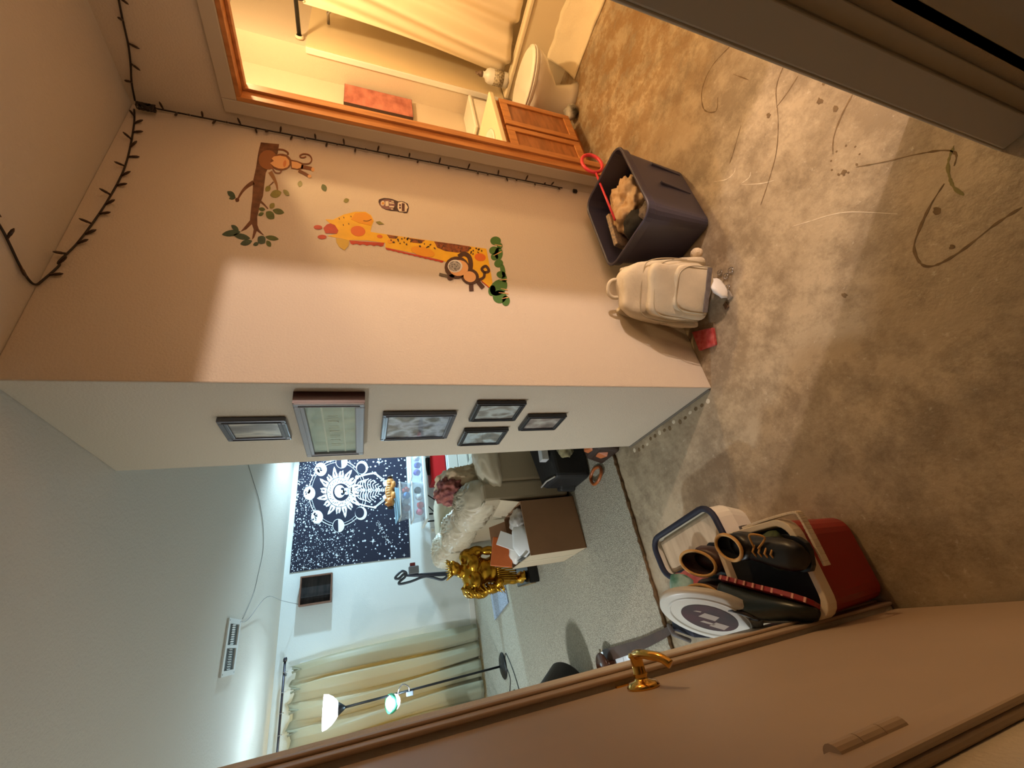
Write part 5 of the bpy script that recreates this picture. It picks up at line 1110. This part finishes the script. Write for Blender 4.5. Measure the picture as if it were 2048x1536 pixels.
# ------------------------------------------------------------------ bathroom
va = thing('vanity', 'oak bathroom vanity cabinet with two panelled doors', 'vanity', (2.04, .30, 0))
VX0, VX1, VY, VZ = 1.68, 2.38, .08, .685
MB().box(VX0, VX1, VY+.06, .508, .001, .09).build('toe_kick', OAKD, va)
MB().box(VX0, VX1, VY, .508, .09, VZ).build('body', OAK, va, bevel=.003)
for x0, x1 in ((1.70, 2.02), (2.045, 2.36)):
    d = MB().box(x0, x1, VY-.018, VY-.001, .11, VZ-.03).build('door', OAKD, va, bevel=.002)
    for a in ((x0, x0+.05, .11, VZ-.03), (x1-.05, x1, .11, VZ-.03), (x0+.05, x1-.05, .11, .165), (x0+.05, x1-.05, VZ-.085, VZ-.03)):
        MB().box(a[0], a[1], VY-.028, VY-.018, a[2], a[3]).build('rail', OAK, d, bevel=.003)
tp_ = thing('countertop', 'cream countertop with round basin on the vanity', 'countertop', (2.04, .29, VZ))
MB().box(VX0, VX1+.02, VY-.035, .508, VZ+.001, VZ+.036).build('slab', mat('cream_marble', (236, 224, 190), .25), tp_, bevel=.006)
MB().lathe([(.17, 0), (.175, .008), (.165, .012), (.15, .006), (.10, .003), (0, .002)], (2.0, .28, VZ+.036), 32, close=False).build('basin', CERAM, tp_, smooth=True)
MB().box(VX0, VX1+.02, .49, .508, VZ+.036, VZ+.12).build('backsplash', mat('cream_marble', (236, 224, 190), .25), tp_, bevel=.003)
sd = MB()
for k in range(1): sd.lathe([(0, 0), (.05, 0), (.055, .02), (.05, .10), (.03, .13), (.0, .132)], (2.24, .44, VZ+.037), 20)
tag(sd.build('soap_pump', mat('cream_plastic', (236, 222, 190), .4), smooth=True), 'rounded cream plastic container at the back of the countertop', 'container')
# toilet
to = thing('toilet', 'white toilet with closed lid beside the vanity', 'toilet', (2.66, .2, 0))
tcx = 2.665
def oloop(z, rx, y0, y1, n=28):
    out = []
    for k in range(n):
        a = 2*PI*k/n; cy = (y0+y1)/2; ry = (y1-y0)/2; x = rx*math.cos(a)*(1 if math.sin(a) < 0 else 1); out.append((tcx+x, cy+ry*math.sin(a), z))
    return out
MB().loft([oloop(0, .12, -.06, .36), oloop(.04, .11, -.03, .36), oloop(.16, .095, .0, .36), oloop(.24, .13, -.09, .36), oloop(.32, .175, -.17, .36), oloop(.375, .185, -.19, .36)]).build('bowl', CERAM, to, smooth=True)
MB().loft([oloop(.378, .188, -.195, .30), oloop(.395, .19, -.20, .30), oloop(.398, .186, -.195, .30)]).build('seat', WHITE, to, smooth=False, bevel=.003)
MB().loft([oloop(.401, .186, -.195, .30), oloop(.412, .188, -.198, .30), oloop(.424, .165, -.175, .28)]).build('lid', CERAM, to, smooth=False, bevel=.003)
MB().box(tcx-.22, tcx+.22, .32, .506, .36, .72).build('tank', CERAM, to, bevel=.02); MB().box(tcx-.23, tcx+.23, .31, .507, .721, .75).build('tank_lid', CERAM, to, bevel=.01)
# tub
tu = thing('bathtub', 'cream bathtub with plain apron at the end of the bathroom', 'bathtub', (3.35, -.5, 0))
UX, UY0, UY1, UZ = 2.985, -1.395, .31, .435
TUBM = mat('cream_tub', (236, 222, 192), .2, coat=.3)
MB().box(UX, UX+.012, UY0, UY1, .001, UZ-.02).build('apron', TUBM, tu)
MB().loft([[(UX-.012, UY0, UZ-.03), (3.855, UY0, UZ-.03), (3.855, UY1, UZ-.03), (UX-.012, UY1, UZ-.03)], [(UX-.012, UY0, UZ), (3.855, UY0, UZ), (3.855, UY1, UZ), (UX-.012, UY1, UZ)], [(UX+.07, UY0+.08, UZ), (3.80, UY0+.08, UZ), (3.80, UY1-.08, UZ), (UX+.07, UY1-.08, UZ)], [(UX+.12, UY0+.2, .12), (3.74, UY0+.2, .12), (3.74, UY1-.14, .12), (UX+.12, UY1-.14, .12)]], False, True).build('rim', TUBM, tu, bevel=.012)
MB().box(UX-.006, UX, UY0, UY1, .001, .17).build('apron_step', TUBM, tu, bevel=.004)
struct('trim_5', MB().box(2.968, 2.98, .312, .352, UZ, 1.93), WHITE, bevel=.004)
struct('wall_tub_surround', MB().box(2.985, 3.855, .310, .3148, UZ+.002, 1.93).box(3.852, 3.858, -1.39, .31, UZ+.002, 1.93), mat('surround', (232, 214, 176), .35))
# shower curtain
scu = thing('shower_curtain', 'cream shower curtain hanging inside the bathtub', 'shower curtain', (3.06, -.6, .4))
def shc(u, v):
    yl = .10+.10*v; y = yl-u*1.35; z = 1.93-v*1.47+.012*math.sin(u*60)*max(0, 1-v*8)
    x = 3.07+(.035+.02*v)*math.sin(u*30+1.2*math.sin(v*2))+.02*math.sin(u*71+v*3)+.02*math.sin(u*9+v*4)
    return (x, y, z)
MB().grid(shc, 160, 30).build('panel', mat('cream_curtain', (240, 226, 198), .75), scu, smooth=True, solid=.0025)
sr = thing('shower_rod', 'black shower curtain rod', 'shower rod', (3.07, -.5, 1.97))
MB().cyl((3.07, .308, 1.975), (3.07, -1.395, 1.975), .014, n=14).build('rod', BLACK, sr, smooth=True)
MB().lathe([(0, 0), (.03, 0), (.028, -.015), (.02, -.018)], (3.07, .309, 1.975), 18, Matrix.Rotation(math.radians(-90), 3, 'X'), close=False).build('flange', IVORY, sr, smooth=True)
for k in range(9):
    y = .08-k*.16; MB().tube([Vector((3.07+.024*math.cos(a), y, 1.957+.03*math.sin(a))) for a in [2*PI*i/14 for i in range(14)]], .003, 6, closed=True).build('ring', BLACK, sr, smooth=True)
sh = thing('shower_sprayer', 'white cone shower sprayer on the tub wall', 'shower sprayer', (3.4, .3, 1.75))
MB().tube([(3.42, .308, 1.80), (3.42, .24, 1.80), (3.40, .19, 1.76)], .011, 10).build('arm', CHROME, sh, smooth=True)
MB().lathe([(.012, .05), (.02, .03), (.045, 0), (.042, -.008), (0, -.008)], (3.39, .17, 1.71), 20, Matrix.Rotation(math.radians(-25), 3, 'X')).build('head', IVORY, sh, smooth=True)
# bottle with taps and cloth on the tub edge
p = U(1000, 158, 0, 3.02)
jb = thing('shampoo_bottle', 'big white bottle with printed label on the tub edge', 'bottle', (3.02, p.y, UZ))
MB().lathe([(0, 0), (.052, 0), (.056, .01), (.056, .15), (.045, .175), (.022, .19), (.022, .205), (0, .206)], (3.02, p.y, UZ+.001), 24).build('body', WHITE, jb, smooth=True)
MB().lathe([(.0565, .04), (.0568, .04), (.0568, .12), (.0565, .12)], (3.02, p.y, UZ+.001), 24, close=False, arc=2*PI).build('label', mat('label_print', (214, 204, 180), .5, col2=(110, 96, 72), scale=70), jb, smooth=True)
MB().lathe([(.02, 0), (.022, .02), (.016, .03), (.006, .035), (.006, .06), (0, .061)], (3.02, p.y, UZ+.208), 14).build('pump', mat('grey_brown', (120, 96, 80), .5), jb, smooth=True)
MB().cyl((3.02, p.y, UZ+.262), (2.975, p.y-.01, UZ+.255), .006, n=8).build('nozzle', mat('grey_brown', (120, 96, 80), .5), jb, smooth=True)
# towel along the foot of the tub
tw = MB()
def towel(u, v):
    y = -.045-u*1.2; x = 2.985-.012-v*.24+.015*math.sin(u*9)+.01*noise.noise(Vector((u*9, v*3, 1))); z = max(.004, .17*(1-v)**2.2+.012+.012*noise.noise(Vector((u*14, v*5, 0)))) if v < .98 else .003
    return (x, y, z)
tag(tw.grid(towel, 70, 16).build('bath_towel', mat('cream_towel', (234, 220, 190), .95, bump=.3, bscale=90), smooth=True, solid=.008), 'cream towel lying along the foot of the bathtub', 'towel')
crumple((2.47, .07, .05), (.06, .05, .05), mat('dark_and_white', (40, 36, 34), .6, col2=(220, 212, 196), scale=9), 'tissue_pack', 'crumpled black and white plastic pack between vanity and toilet', 'plastic pack', 71, 3, .35)
# red picture
pc = thing('canvas_picture', 'red printed canvas on the bathroom wall', 'canvas', (2.82, .508, 1.17))
MB().box(2.685, 2.945, .478, .508, 1.175, 1.675).build('canvas', mat('dark_canvas_edge', (58, 36, 28), .6), pc)
MB().box(2.687, 2.943, .4765, .478, 1.177, 1.673).build('print', mat('red_print', (158, 88, 76), .6, col2=(196, 124, 108), scale=9, stretch=(1, 1, 2)), pc)
# bathroom and bedroom ceiling lights
for nm, loc, pw, col, lb_ in (('bath', (2.2, -.50, H-.001), BATH, WARM, 'warm ceiling light of the bathroom'), ('bedroom', (2.2, -3.2, H-.225), BEDROOM, MID, 'pendant light of the bedroom off the hall')):
    c = thing('ceiling_light', lb_, 'ceiling light', loc)
    MB().lathe([(0, 0), (.13, 0), (.13, -.015), (.10, -.05), (0, -.06)], loc, 24, close=False).build('dome', mat('lit_'+nm, (250, 240, 220), .5, emit=col, es=3), c, smooth=True)
    if nm == 'bedroom': MB().cyl((loc[0], loc[1], loc[2]), (loc[0], loc[1], H-.001), .008, n=8).build('stem', BRASS, c)
    lamp(nm+'_bulb', (loc[0], loc[1], loc[2]-.12), pw, col, .05, c)

# side table with a toy left of the floor lamp
sd_ = thing('side_table', 'small dark side table beside the curtain', 'side table', (-1.80, 4.40, .014))
MB().box(-2.02, -1.60, 4.22, 4.58, .69, .71).build('table_top', BLACK, sd_, bevel=.004)
for x in (-1.99, -1.63):
    for y in (4.25, 4.55): MB().cyl((x, y, .015), (x, y, .69), .014, n=10).build('leg', BLACK, sd_)
ty = thing('toy_truck', 'small blue and red toy with black handle near the curtain', 'toy', (-1.66, 4.35, .711))
MB().box(-1.70, -1.64, 4.30, 4.40, .712, .79).build('cab', mat('toy_blue', (40, 70, 180), .4), ty, bevel=.01)
MB().box(-1.77, -1.70, 4.30, 4.40, .712, .76).build('bed', mat('toy_redp', (200, 50, 40), .4), ty, bevel=.01)
MB().tube(spline([(-1.64, 4.35, .76), (-1.60, 4.35, .82), (-1.66, 4.35, .86), (-1.74, 4.35, .82), (-1.77, 4.35, .75)], 5), .007, 8).build('handle', BLACK, ty, smooth=True)
